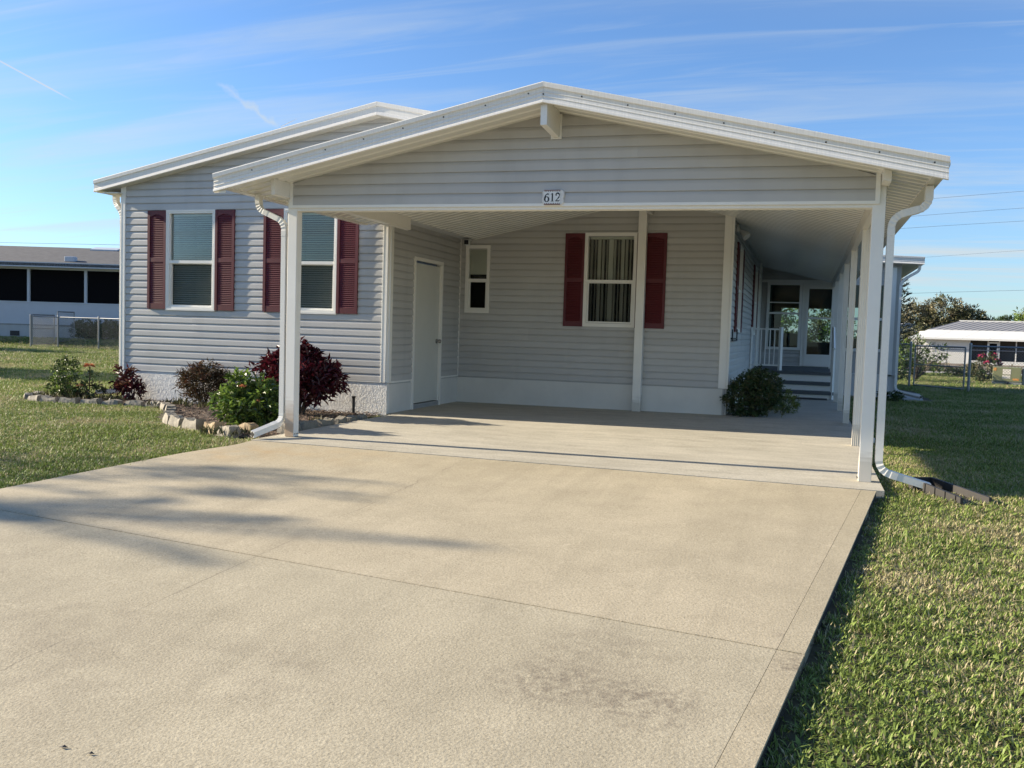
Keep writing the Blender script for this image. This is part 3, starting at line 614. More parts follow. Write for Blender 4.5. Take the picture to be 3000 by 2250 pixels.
# ------------------------------------------------------------------ carport
CP = thing('carport', 'white aluminium carport with a grey-sided gable front, posts, gutters and downspouts', 'carport', (2.7, 0, 0))
RC = 2.69; SLP = .2195; ZU = 3.06       # ridge x, slope, underside at ridge
dz = lambda x: -.005 * (x - .6)           # the whole canopy leans a little
und = lambda x: ZU - SLP * abs(x - RC) + dz(x)
top = lambda x: und(x) + .085
YF = -.46
def post(x, y, z0, z1, w, m='postdirt', flute=False, name='post'):
    mb = MB()
    if flute:
        P = []; n = 4
        for (ax, ay, bx, by) in ((-1, -1, 1, -1), (1, -1, 1, 1), (1, 1, -1, 1), (-1, 1, -1, -1)):
            for i in range(n * 2):
                t = i / (n * 2); cx_, cy_ = ax + (bx - ax) * t, ay + (by - ay) * t; ins = .10 if i % 2 else 0
                P.append((x + w / 2 * (cx_ - ins * (0 if ay != by else ax)), y + w / 2 * (cy_ - ins * (ay if ay == by else 0))))
        mb.prism([(p, q, z0) for p, q in P], [(p, q, z1) for p, q in P]); return mb.build(name, m, CP)
    mb.box(x - w / 2, x + w / 2, y - w / 2, y + w / 2, z0, z1); return bevel(mb.build(name, m, CP), .004)
PW = .099
post(.05, .05, zs(0, 0) + .002, und(.05), PW, 'postrust'); post(5.378, .05, zs(5.38, 0) + .002, und(5.38), PW)
ph = MB()
for px, pz in ((.115, .03), (.075, .03)): pass
for yy in (.02, .05, .08): ph.tube([(.0995, yy, .03), (.1035, yy, .03)], .006, 8)
ph.build('anchor_bolt', 'dark', CP)
ph = MB()
for yy in (.02, .08): ph.tube([(5.3285, yy, zs(5.3, 0) + .03), (5.316, yy, zs(5.3, 0) + .03)], .005, 8)
ph.build('anchor_bolt', 'chrome', CP)
post(2.586, YB - .075, .005, und(2.586), .118, name='post')
for i, y in enumerate((2.53, 5.0, 7.2, 9.3, 11.6, 13.6)): post(5.43, y, zs(5.43, y) + .002 if y < 10 else -.1, und(5.43), .078, flute=True)
# gable front
pG = plane((0, 0, 0), (1, 0, 0), (0, -1, 0))
zb0 = 2.262
gw = MB(); A = [(.06, 2.24 + dz(.06)), (5.35, 2.24 + dz(5.35)), (5.35, und(5.35)), (RC, und(RC)), (.06, und(.06))]
gw.prism([pG(s, z, -.03) for s, z in A], [pG(s, z, -.001) for s, z in A]); gwo = gw.build('gable_panel', 'siding', CP)
def gl(z):
    k = SLP; # x where und(x)=z on both sides (canopy lean included)
    xl = (z - (ZU - SLP * RC) - .003) / (SLP - .005); xr = (ZU + SLP * RC + .003 - z) / (SLP + .005)
    return xl, xr
pGs = lambda s, z, d=0: (s, -d, z + dz(s))
def gl2(z):
    return (RC - (ZU - z) / SLP, RC + (ZU - z) / SLP)
siding(gwo, pGs, .062, 5.345, zb0, 3.03, lim=lambda z: (max(.062, gl2(z)[0]), min(5.345, gl2(z)[1])))
tr = MB()
tr.hexa([pGs(.03, 2.236, 0), pGs(5.38, 2.236, 0), pGs(5.38, 2.236, .022), pGs(.03, 2.236, .022), pGs(.03, 2.262, 0), pGs(5.38, 2.262, 0), pGs(5.38, 2.262, .022), pGs(.03, 2.262, .022)])
tr.hexa([pGs(.03, 2.262, 0), pGs(.062, 2.262, 0), pGs(.062, 2.262, .022), pGs(.03, 2.262, .022), (.03, 0, und(.03)), (.062, 0, und(.062)), (.062, -.022, und(.062)), (.03, -.022, und(.03))])
tr.hexa([pGs(5.345, 2.262, 0), pGs(5.38, 2.262, 0), pGs(5.38, 2.262, .022), pGs(5.345, 2.262, .022), (5.345, 0, und(5.345)), (5.38, 0, und(5.38)), (5.38, -.022, und(5.38)), (5.345, -.022, und(5.345))])
tr.build('gable_trim', 'trim', CP)
hb = MB(); hb.hexa([pGs(.1, 2.210, -.08), pGs(5.33, 2.210, -.08), pGs(5.33, 2.210, -.002), pGs(.1, 2.210, -.002), pGs(.1, 2.4, -.08), pGs(5.33, 2.4, -.08), pGs(5.33, 2.4, -.002), pGs(.1, 2.4, -.002)])
hb.hexa([pGs(.1, 2.203, -.06), pGs(5.33, 2.203, -.06), pGs(5.33, 2.203, -.045), pGs(.1, 2.203, -.045), pGs(.1, 2.2099, -.06), pGs(5.33, 2.2099, -.06), pGs(5.33, 2.2099, -.045), pGs(.1, 2.2099, -.045)])
hb.build('header_beam', 'alum', CP)
# the house gable carries on above the canopy
gx = [XD - .019, .6, 1.4, 2.2, 2.69]; G_ = [(x, und(x) + .072) for x in gx] + [(2.69, hip(2.69) + .01), (XD - .019, hip(XD) + .01)]
mb = MB(); mb.prism([pF(p, q, -.08) for p, q in G_], [pF(p, q, 0) for p, q in G_]); ug = mb.build('upper_gable_wall', 'siding', H)
siding(ug, pF, XD - .06, 2.6, ZS + 23 * HC, 3.80, seams=False, lim=lambda z: (XD - .06, max(XD - .06, min(rake(z)[1], RC - (ZU + .085 - z) / SLP))))
# beams along the eaves and the ridge
def beam(x0, x1, y0, y1, zt, h, name='beam', m='alum', cut=0):
    mb = MB(); mb.hexa([(x0, y0 + cut, zt(x0) - h), (x1, y0 + cut, zt(x1) - h), (x1, y1, zt(x1) - h), (x0, y1, zt(x0) - h), (x0, y0, zt(x0) - .001), (x1, y0, zt(x1) - .001), (x1, y1, zt(x1) - .001), (x0, y1, zt(x0) - .001)]); return mb.build(name, m, CP)
beam(.025, .075, .102, YL - .03, und, .145); beam(-.01, .028, -.30, -.004, und, .145, cut=.02)
beam(5.385, 5.44, .102, 14.3, und, .14); beam(5.385, 5.44, -.27, -.024, und, .085)
def rbeam(y0, y1, zt, zb, name):
    mb = MB(); mb.hexa([(2.662, y0, zb), (2.718, y0, zb), (2.718, y1, zb - .02), (2.662, y1, zb - .02), (2.662, y0, zt), (2.718, y0, zt), (2.718, y1, zt), (2.662, y1, zt)]); return mb.build(name, 'alum', CP)
rbeam(-.44, -.03, 3.045, 2.845, 'ridge_beam'); rbeam(.05, 5.28, 3.045, 2.85, 'ridge_beam')
mb = MB(); mb.box(2.642, 2.738, -.024, -.014, 2.812, 3.03); mb.build('beam_plate', 'trim', CP)
# roof pans: ribbed sheets that run down the slope
PANW = .305
def pan(x0, x1, y, w):
    mb = MB(); P = [(0, 0), (.012, .018), (.040, .018), (.055, 0), (w * .5, .0), (w * .5 + .012, .010), (w * .5 + .04, .010), (w * .5 + .055, 0), (w, 0)]
    A = [(x0, y + p, und(x0) + q) for p, q in P] + [(x0, y + w, und(x0) + .06), (x0, y, und(x0) + .06)]
    B = [(x1, y + p, und(x1) + q) for p, q in P] + [(x1, y + w, und(x1) + .06), (x1, y, und(x1) + .06)]
    mb.prism(A, B); mb.build('roof_pan', 'pan', CP)
y = YF + .03
while y < 14.55: pan(RC + .001, 5.72, y, PANW - .0006); y += PANW
y = YF + .03
while y < 5.2: pan(-.40 if y < 2.48 else .02, RC - .001, y, PANW - .0006); y += PANW
# outer skin of the canopy
for (a, b, y1) in ((-.42, RC, 5.3), (RC, 5.74, 14.55)):
    mb = MB(); mb.hexa([(a, YF, und(a) + .062), (b, YF, und(b) + .062), (b, y1, und(b) + .062), (a, y1, und(a) + .062), (a, YF, top(a)), (b, YF, top(b)), (b, y1, top(b)), (a, y1, top(a))]); mb.build('roof_skin', 'roofwhite', CP)
ft = lambda x: top(x) + .055
fascia(CP, (-.515, YF, ft(-.515)), (RC - .0008, YF, ft(RC))); fascia(CP, (RC + .0008, YF, ft(RC)), (5.815, YF, ft(5.815)))
mb = MB()
for i in range(8):
    for (x, zc_) in ((-.1 + i * .38, 0), (RC + .33 + i * .385, 0)):
        if abs(x - RC) < .02: continue
        mb.tube([(x, YF - .010, ft(x) - .062), (x, YF - .0175, ft(x) - .062)], .0065, 8)
mb.tube([(RC, YF - .012, ft(RC) - .10), (RC, YF - .021, ft(RC) - .10)], .006, 8)
mb.build('screws', 'dark', CP)
mb = MB(); mb.box(-.52, -.40, YF + .004, YF + .012, und(-.45) - .05, ft(-.5) - .03); mb.build('gutter_end_cap', 'alum', CP)
def cgutter(x, sgn, y0, y1, z):
    P = [(0, .10), (.10, .10), (.112, .085), (.112, .05), (.10, .015), (.09, -.02), (.0, -.02)]
    mb = MB(); mb.prism([(x + sgn * a, y0, z + b) for a, b in P], [(x + sgn * a, y1, z + b) for a, b in P]); return mb.build('gutter', 'alum', CP)
cgutter(-.405, -1, YF + .02, YL - .25, und(-.405) + .01); cgutter(5.715, 1, YF + .02, 14.5, und(5.715) + .01)
downspout(CP, [(-.352, .03, und(-.35) - .02), (-.345, .03, 2.235), (-.05, .03, 2.11), (-.042, .03, .14), (-.15, -.33, .045)], (0, 1, 0), .060, .048, .09)
downspout(CP, [(5.745, .03, und(5.75) - .01), (5.745, .03, 2.19), (5.478, .03, 2.115), (5.478, .03, .07), (5.87, .045, -.035)], (0, 1, 0), .075, .055, .10)
mb = MB(); mb.box(5.40, 5.70, 3.6, 3.66, zl(5.6, 3.6) + .01, zl(5.6, 3.6) + .07); mb.build('outlet_pipe', 'alum', CP)

# ------------------------------------------------------------------ sun room beyond the walkway
SR = thing('sun_room', 'white sun room with glazed door and window at the end of the covered walkway', 'sun room', (5.2, YW, 0))
DW = (4.778, 5.629, .505, 2.42); WW = (3.973, 4.758, .868, 2.44)
rw = wall_sheet(SR, 'front_wall', 'siding', pW, XR, 6.87, -.2, 3.0, [(WW[0] + .05, WW[1] - .05, WW[2] + .05, WW[3] - .05), (DW[0] + .11, DW[1] - .11, .75, 2.32), (5.75, 6.6, .95, 2.4)])
siding(rw, pW, XR, 4.77, .50, .86, seams=False); siding(rw, pW, XR, 6.6, 2.50, 2.95, seams=False)
mb = MB(); mb.pbox(pW, XR, 5.70, 2.44, 2.50, 0, .05); mb.pbox(pW, 4.765, 4.80, .5, 2.44, 0, .04); mb.pbox(pW, 5.62, 5.72, .5, 2.44, 0, .045); mb.pbox(pW, 6.58, 6.77, .35, 2.8, 0, .09); mb.pbox(pW, XR, 4.77, .485, .505, 0, .03); mb.pbox(pW, 5.72, 6.58, 1.60, 1.66, 0, .04); mb.pbox(pW, 5.72, 6.58, .88, .95, 0, .04); mb.build('trim', 'trim', SR)
def swin(s0, s1, z0, z1, fwid, mids, name):
    mb = MB()
    for (a, b, c, d) in ((s0, s0 + fwid, z0, z1), (s1 - fwid, s1, z0, z1), (s0 + fwid, s1 - fwid, z1 - fwid, z1), (s0 + fwid, s1 - fwid, z0, z0 + fwid)): mb.pbox(pW, a, b, c, d, -.05, .05)
    for z, h in mids: mb.pbox(pW, s0 + fwid, s1 - fwid, z - h, z + h, -.04, .03)
    o = mb.build(name, 'trim', SR); zz = [z0 + fwid] + [z for z, _ in mids] + [z1 - fwid]
    for a, b in zip(zz, zz[1:]):
        g = MB(); g.pbox(pW, s0 + fwid, s1 - fwid, a, b, -.02, -.016); g.build('pane', 'darkglass', o)
    return o
swin(*WW[:2], *WW[2:], .06, [(1.72, .022), (1.97, .012)], 'window')
d_ = swin(DW[0] + .07, DW[1], .72, 2.36, .06, [(1.62, .02)], 'door')
mb = MB(); mb.pbox(pW, DW[0], DW[0] + .07, .505, 2.44, -.02, .03); mb.pbox(pW, DW[0] + .07, DW[1], .505, .72, -.03, .045); mb.pbox(pW, DW[0] + .07, DW[1], 2.36, 2.44, -.03, .045); mb.build('door_panel', 'trim', d_)
g = MB(); g.pbox(pW, 5.75, 6.6, .95, 2.4, -.02, -.016); g.build('pane', 'darkglass', SR)
mb = MB(); mb.pbox(pW, XR + .02, 6.87, -.2, .35, .0, .06); mb.pbox(pW, XR + .02, 6.89, .35, .38, .0, .09); mb.build('knee_wall', 'stucco', SR)
mb = MB(); mb.box(6.80, 6.87, YW + .02, 21, -.2, .40); mb.box(6.8, 6.87, YW + .09, 21, .40, .9)
for k in range(4): mb.box(6.78, 6.87, YW + .1 + k * 1.9, YW + .2 + k * 1.9, .9, 2.75)
mb.build('side_wall', 'trim', SR)
mb = MB(); mb.box(6.82, 6.83, YW + .2, 20.9, .9, 2.7); mb.build('screen', 'darkglass', SR)
pRB = plane((0, 20.9, 0), (1, 0, 0), (0, -1, 0))
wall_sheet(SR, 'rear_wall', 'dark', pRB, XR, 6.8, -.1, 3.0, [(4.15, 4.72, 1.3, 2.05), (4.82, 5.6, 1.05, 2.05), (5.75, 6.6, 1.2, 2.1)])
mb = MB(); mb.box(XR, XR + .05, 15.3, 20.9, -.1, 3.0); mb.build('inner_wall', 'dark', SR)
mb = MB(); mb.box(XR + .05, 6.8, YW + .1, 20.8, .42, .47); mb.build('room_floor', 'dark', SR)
# the back windows of the room, seen through the door and the front window
rs = MB(); rs.hexa([(XR, YW - .35, 3.06), (7.25, YW - .35, 2.93), (7.25, 21.3, 2.93), (XR, 21.3, 3.06), (XR, YW - .35, 3.14), (7.25, YW - .35, 3.01), (7.25, 21.3, 3.01), (XR, 21.3, 3.14)]); rs.build('roof', 'roofwhite', SR)
fascia(SR, (XR + 1.9, YW - .35, 3.09), (7.30, YW - .35, 3.02), k=1.0)
rs = MB(); rs.hexa([(XR, YW - .34, 2.93), (7.2, YW - .34, 2.86), (7.2, 21.2, 2.86), (XR, 21.2, 2.93), (XR, YW - .34, 2.945), (7.2, YW - .34, 2.875), (7.2, 21.2, 2.875), (XR, 21.2, 2.945)]); rs.build('soffit', 'soffit', SR)
mb = MB(); mb.box(7.2, 7.30, YW - .33, 21.2, 2.86, 2.99); mb.build('gutter', 'alum', SR)
downspout(SR, [(7.22, YW - .2, 2.86), (7.22, YW - .2, 2.72), (6.86, YW - .12, 2.50), (6.86, YW - .12, .02), (7.33, YW - .75, -.06)], (0, 1, 0), .075, .055, .14)
# steps and porch
ST = thing('porch_steps', 'white porch steps with dark grey treads leading up to the sun room door', 'steps', (4.7, 10.2, 0))
for i, (y, z0, z1) in enumerate(((10.05, .0, .14), (10.33, .14, .30), (10.61, .30, .485))):
    mb = MB(); mb.box(XR + .25, 5.40, y + .012, y + .10, z0, z1 - .04); mb.build('riser', 'trim', ST)
    mb = MB(); mb.box(XR + .2, 5.41, y - .02, y + (.30 if i < 2 else .12), z1 - .04, z1 + .02); mb.build('tread', 'tread', ST)
mb = MB(); mb.box(XR + .02, 5.42, 10.735, YW - .07, .44, .495); mb.build('porch_deck', 'tread', ST)
mb = MB(); mb.box(4.4, 5.3, 9.75, 10.04, zs(5, 9) + .002, zs(5, 9) + .02); mb.build('door_mat', 'splash', ST)
RL = thing('porch_railing', 'short white metal railing with pickets left of the porch steps', 'railing', (4.2, 10.7, .5))
def bar(mb, a, b, w=.03): mb.tube([a, b], w * .62, 4)
mb = MB(); bar(mb, (4.42, 10.66, .40), (4.42, 10.66, 1.345), .065); mb.build('newel_post', 'trim', RL)
mb = MB(); bar(mb, (3.86, 10.66, .45), (3.86, 10.66, 1.33), .05); mb.build('newel_post', 'trim', RL)
for z in (.60, 1.30): mb = MB(); mb.box(3.87, 4.40, 10.645, 10.675, z - .015, z + .015); mb.build('rail', 'trim', RL)
for i in range(5): mb = MB(); bar(mb, (3.96 + i * .085, 10.66, .60), (3.96 + i * .085, 10.66, 1.30), .018); mb.build('picket', 'trim', RL)
R2 = thing('handrail_post', 'slim white handrail on the post side of the porch steps', 'railing', (5.40, 10.5, .2))
mb = MB(); bar(mb, (5.38, 10.05, .02), (5.38, 10.05, .98), .05); bar(mb, (5.38, 10.75, .49), (5.38, 10.75, 1.36), .05); mb.build('newel_post', 'trim', R2)
mb = MB(); bar(mb, (5.38, 10.0, .96), (5.38, 10.8, 1.36), .045); mb.build('rail', 'trim', R2)

# ------------------------------------------------------------------ small things on the walls
PQ = thing('house_number_plaque', 'small white ceramic house number plaque reading 612 on the carport gable', 'plaque', (2.684, -.03, 2.30))
pP = lambda s, z, d=0: (2.676 + s, -.016 - d, 2.300 + z)
mb = MB(); A = [(-.098, -.045), (-.07, -.074), (.082, -.074), (.112, -.045), (.105, -.01), (.115, .02), (.108, .055), (.085, .072), (-.07, .072), (-.098, .05), (-.092, .015), (-.1, -.01)]
mb.prism([pP(a, b, 0) for a, b in A], [pP(a * .94, b * .96, .022) for a, b in A]); bevel(mb.build('frame', 'plaque', PQ), .004)
def stroke(mb, pts, d0, d1, ox, oz, k):
    n = len(pts)
    L_, R_ = [], []
    for i, (x, z, w) in enumerate(pts):
        x0, z0, _ = pts[max(i - 1, 0)]; x1, z1, _ = pts[min(i + 1, n - 1)]; tx, tz = x1 - x0, z1 - z0; l = math.hypot(tx, tz) or 1; nx, nz = -tz / l, tx / l
        L_.append((ox + (x + nx * w / 2) * k, oz + (z + nz * w / 2) * k)); R_.append((ox + (x - nx * w / 2) * k, oz + (z - nz * w / 2) * k))
    for i in range(n - 1):
        q = [L_[i], R_[i], R_[i + 1], L_[i + 1]]
        mb.hexa([pP(a, b, d0) for a, b in q] + [pP(a, b, d1) for a, b in q])
def arc(cx, cz, rx, rz, a0, a1, n, w): return [(cx + rx * math.cos(math.radians(a0 + (a1 - a0) * i / n)), cz + rz * math.sin(math.radians(a0 + (a1 - a0) * i / n)), w(i / n)) for i in range(n + 1)]
DIG = {
 '6': [arc(.0, -.22, .24, .30, 0, 360, 20, lambda t: .07 + .12 * abs(math.cos(t * 2 * math.pi))), arc(.26, -.18, .50, .66, 178, 98, 10, lambda t: .19 - .13 * t), arc(.16, .38, .07, .07, 0, 360, 8, lambda t: .07)],
 '1': [[(.03, -.46, .17), (.03, .50, .17)], [(.0, .47, .05), (-.17, .33, .05)], [(-.17, -.475, .05), (.23, -.475, .05)]],
 '2': [arc(0, .22, .24, .27, 165, -35, 14, lambda t: .07 + .12 * math.sin(math.pi * min(1, t * 1.1)) ** 1), [(.20, .07, .17), (.05, -.15, .11), (-.22, -.42, .07)], [(-.26, -.44, .10), (.18, -.44, .13), (.26, -.30, .05)], arc(-.17, .27, .06, .06, 0, 360, 8, lambda t: .07)]}
for i, ch in enumerate('612'):
    ox = -.0495 + i * .0495
    mb = MB(); a, b = ox - .0243, ox + .0243; mb.hexa([pP(a, -.058, .018), pP(b, -.058, .018), pP(b, -.058, .027), pP(a, -.058, .027), pP(a, .058, .018), pP(b, .058, .018), pP(b, .058, .027), pP(a, .058, .027)]); t_ = mb.build('number_tile', 'tile', PQ)
    mb = MB()
    for st_ in DIG[ch]: stroke(mb, st_, .0265, .0282, ox, 0, .073)
    mb.build('digit', 'ink', t_, kind='stuff')
    mb = MB()
    for sg in (1, -1):
        q = [(a, sg * .0655), (b, sg * .0655), (b, sg * .0585), (a, sg * .0585)]
        if sg < 0: q = q[::-1]
        mb.hexa([pP(x, z, .018) for x, z in q[::-1]] + [pP(x, z, .0278) for x, z in q[::-1]])
        for kk in range(3):
            c = a + .0085 + kk * .0157; q = [(c - .006, sg * .0530), (c, sg * .0475), (c + .006, sg * .0530), (c, sg * .0585)]; mb.hexa([pP(x, z, .0268) for x, z in q] + [pP(x, z, .0276) for x, z in q])
    mb.build('tile_border', 'tilebrown', t_, kind='stuff')
CM = thing('security_camera', 'small white security camera with a black face above the narrow window', 'camera', (-.09, YB - .05, 2.43))
mb = MB(); mb.box(-.132, -.042, YB - .12, YB - .055, 2.388, 2.474); bevel(mb.build('body', 'lampwhite', CM), .014, 3)
mb = MB(); mb.box(-.122, -.052, YB - .126, YB - .118, 2.398, 2.464); bevel(mb.build('lens_plate', 'black', CM), .003)
mb = MB(); mb.tube([(-.07, YB - .08, 2.46), (-.06, YB - .05, 2.485), (-.05, YB - .015, 2.47)], .014, 8); mb.build('mount', 'lampwhite', CM)
FL = thing('floodlight', 'white twin floodlight on the side wall beside the covered walkway', 'light', (XR + .03, 6.0, 2.72))
mb = MB(); mb.tube([(XR + .012, 6.0, 2.715), (XR + .045, 6.0, 2.715)], .06, 16); mb.build('base', 'lampwhite', FL)
for k, (yy, dx_) in enumerate(((5.88, .10), (6.14, .11))):
    mb = MB(); mb.tube([(XR + .04, 6.0, 2.70), (XR + .08, (yy + 6) / 2, 2.67)], .014, 8); c = Vector((XR + .08, (yy + 6) / 2, 2.67)); d = Vector((.5, (yy - 6) * 1.6, -.55)).normalized(); mb.tube([c, c + d * .03, c + d * .09, c + d * .12], [.025, .035, .058, .06], 14); mb.build('lamp_head', 'lampwhite', FL, smooth=False)
TB = thing('wall_bracket', 'black metal bracket hanging on the side wall below the first walkway window', 'bracket', (XR + .02, 5.9, 1.15))
mb = MB()
for a, b in (((5.45, 1.23), (5.45, 1.07)), ((5.45, 1.07), (6.35, 1.07)), ((6.35, 1.07), (6.35, 1.24)), ((5.45, 1.10), (6.35, 1.10))): mb.tube([(XR + .05, a[0], a[1]), (XR + .05, b[0], b[1])], .011, 6)
mb.tube([(XR + .012, 5.5, 1.1), (XR + .05, 5.5, 1.1)], .01, 6); mb.tube([(XR + .012, 6.3, 1.1), (XR + .05, 6.3, 1.1)], .01, 6)
mb.build('frame', 'black', TB)
PP = thing('garden_pipe', 'short black pipe standing up from the bed against the white stucco base', 'pipe', (-.62, 2.67, -.03))
mb = MB(); mb.tube([(-.625, 2.67, -.06), (-.625, 2.67, .195)], .02, 10); mb.build('riser', 'black', PP)
mb = MB(); mb.tube([(-.625, 2.67, .185), (-.625, 2.67, .215)], [.024, .03], 10); mb.build('cap', 'black', PP)

# ------------------------------------------------------------------ splash block
SB = thing('splash_block', 'black ribbed plastic splash block under the right downspout on the lawn', 'splash block', (5.95, -.1, -.09))
def sbp(u, v, z): # u along, v across
    a = Vector((5.74, .20, 0)); d = Vector((.46, -.89, 0)).normalized(); n = Vector((-d.y, d.x, 0)); p = a + d * u + n * v; return (p.x, p.y, zl(p.x, p.y) + z)
mb = MB(); mb.hexa([sbp(0, .0, 0), sbp(.7, -.03, 0), sbp(.7, .21, 0), sbp(0, .20, 0), sbp(0, .0, .03), sbp(.7, -.03, .012), sbp(.7, .21, .012), sbp(0, .20, .03)]); mb.build('tray', 'splash', SB)
for (a, b, c, d) in ((0, .0, .7, -.03), (0, .20, .7, .21)):
    mb = MB(); mb.hexa([sbp(a, b - .012, 0), sbp(c, d - .012, 0), sbp(c, d + .012, 0), sbp(a, b + .012, 0), sbp(a, b - .012, .10), sbp(c, d - .012, .06), sbp(c, d + .012, .06), sbp(a, b + .012, .10)])
    for i in range(5):
        t = .1 + i * .135; u, v = a + (c - a) * t / .7, b + (d - b) * t / .7; sgn = -1 if b < .1 else 1; h = .10 - .04 * t / .7
        mb.hexa([sbp(u - .006, v + sgn * .012, 0), sbp(u + .006, v + sgn * .012, 0), sbp(u + .006, v + sgn * .020, 0), sbp(u - .006, v + sgn * .020, 0), sbp(u - .006, v + sgn * .012, h), sbp(u + .006, v + sgn * .012, h), sbp(u + .006, v + sgn * .020, h), sbp(u - .006, v + sgn * .020, h)])
    mb.build('side_rib', 'splash', SB)
mb = MB(); mb.hexa([sbp(-.012, .0, 0), sbp(0, 0, 0), sbp(0, .20, 0), sbp(-.012, .20, 0), sbp(-.012, 0, .10), sbp(0, 0, .10), sbp(0, .20, .10), sbp(-.012, .20, .10)]); mb.build('end_rib', 'splash', SB)

# ------------------------------------------------------------------ flower bed
BED = [(-5.75, 2.55), (-5.3, 2.1), (-4.8, 2.02), (-4.2, 2.05), (-3.6, 2.18), (-3.2, 2.2), (-2.75, 1.8), (-2.4, 1.3), (-1.95, .75), (-1.55, .45), (-1.05, .22), (-.55, -.05), (-.22, -.15), (-.14, .1), (-.17, .9), (-.22, 1.8), (-.26, 2.3), (-.26, YL + .03), (-4.35, YL + .03), (-4.6, 2.95), (-5.3, 2.95)]
def bed():
    bm = bmesh.new(); c = (-2.4, 2.3); vs = [bm.verts.new((x, y, zl(x, y) + .012)) for x, y in BED]; f = bm.faces.new(vs); bmesh.ops.triangulate(bm, faces=[f]); bmesh.ops.subdivide_edges(bm, edges=bm.edges[:], cuts=4, use_grid_fill=True)
    for v in bm.verts:
        if not v.is_boundary: v.co.z += .02 + .02 * noise.noise(v.co * 5)
    me = bpy.data.meshes.new('mulch_bed'); bm.to_mesh(me); bm.free(); return link('mulch_bed', me, 'mulch', kind='structure')
bed()
def inpoly(x, y, P):
    c = False
    for (xa, ya), (xb, yb) in zip(P, P[1:] + P[:1]):
        if (ya > y) != (yb > y) and x < (xb - xa) * (y - ya) / (yb - ya) + xa: c = not c
    return c
def chips():
    mb = MB(); random.seed(3); n = 0
    while n < 5200:
        x, y = ru(-5.7, -.15), ru(-.1, 2.9)
        if not inpoly(x, y, BED): continue
        z = zl(x, y) + ru(.03, .055); a = ru(0, 6.28); l, w = ru(.02, .06), ru(.005, .013); d = Vector((math.cos(a), math.sin(a), ru(-.35, .35))); s_ = Vector((-d.y, d.x, ru(-.4, .4))); p = Vector((x, y, z)); u_ = Vector((0, 0, .004))
        o = [p - d * l / 2 - s_ * w / 2, p + d * l / 2 - s_ * w / 2, p + d * l / 2 + s_ * w / 2, p - d * l / 2 + s_ * w / 2]; mb.add([*o, p + u_ * 1.5], [(0, 1, 4), (1, 2, 4), (2, 3, 4), (3, 0, 4)]); n += 1
    o = mb.build('bark_mulch', 'chip', kind='stuff'); o['label'] = 'dark shredded bark mulch covering the flower bed'; o['category'] = 'mulch'
chips()
def stone(x, y, ang, l, d, h, m, label, seed, zoff=0):
    random.seed(seed); mb = MB(); n = 7; prof = []
    A, B = [], []
    bm = bmesh.new(); bmesh.ops.create_cube(bm, size=1); bmesh.ops.subdivide_edges(bm, edges=bm.edges[:], cuts=3, use_grid_fill=True)
    R = Matrix.Rotation(ang, 3, 'Z'); off = Vector((seed * 3.7, seed * 1.3, 0))
    zg_ = zl(x, y) - .03 + zoff
    for v in bm.verts:
        c = v.co.copy(); tz = c.z + .5; k = 1 - .30 * tz ** 2
        q = Vector((c.x * l * (1 - .22 * tz), c.y * d * k, tz * h)); nn = noise.noise_vector((q + off) * 9) * .012 + noise.noise_vector((q + off) * 28) * .005
        q = q + nn; q.z *= 1 + .12 * math.sin(c.x * 5 + seed)
        v.co = R @ q + Vector((x, y, zg_))
    me = bpy.data.meshes.new('edging_stone'); bm.to_mesh(me); bm.free()
    for v in me.vertices: v.co -= Vector((x, y, zg_))
    o = link('edging_stone', me, m); o.location = (x, y, zg_); o['label'] = label; o['category'] = 'stone'; o['group'] = 'edging stones around the flower bed'
SP = [(-5.66, 2.62, 1.9, .26, 's'), (-5.50, 2.30, 2.4, .25, 's'), (-5.16, 2.09, 2.9, .27, 's'), (-4.86, 2.04, .0, .28, 's'), (-4.53, 2.03, .05, .30, 's'), (-4.2, 2.06, .08, .29, 's'), (-3.90, 2.11, .12, .28, 's'), (-3.60, 2.19, .1, .27, 's'), (-3.31, 2.22, -.05, .25, 's'), (-3.02, 2.08, -.7, .22, 's'), (-2.76, 1.83, -.85, .24, 's'), (-2.52, 1.53, -.95, .24, 's'), (-2.30, 1.22, -.95, .23, 's'), (-2.06, .92, -.9, .22, 's'), (-1.84, .66, -.7, .26, 's'), (-1.58, .46, -.45, .26, 's'), (-1.28, .32, -.40, .30, 's'), (-.92, .16, -.5, .27, 'w'), (-.62, -.02, -.5, .30, 's'), (-.58, .26, -.3, .24, 'w')]
ordw = ['first', 'second', 'third', 'fourth', 'fifth', 'sixth', 'seventh', 'eighth', 'ninth', 'tenth', 'eleventh', 'twelfth', 'thirteenth', 'fourteenth', 'fifteenth', 'sixteenth', 'seventeenth', 'eighteenth', 'nineteenth', 'twentieth']
for i, (x, y, a, l, k) in enumerate(SP):
    lb = ('rough orange-tinged edging stone' if k == 'w' else 'rough pale edging stone') + ', %s from the left end' % ordw[i]
    stone(x, y, a, l, .15 if i > 13 else .14, .135 if i > 13 else .10, 'stone2' if k == 'w' else 'stone', lb, i + 1)
for i, (x, y, l) in enumerate(((-.20, .42, .34), (-.22, .80, .36), (-.225, 1.18, .35), (-.23, 1.53, .30), (-.245, 1.85, .30), (-.255, 2.15, .22))):
    stone(x, y, math.pi / 2 + .02 * i, l, .13, .15 - .012 * i, 'stone', 'weathered edging stone beside the carport floor, %s behind the left post' % ordw[i], 40 + i)
random.seed(11)

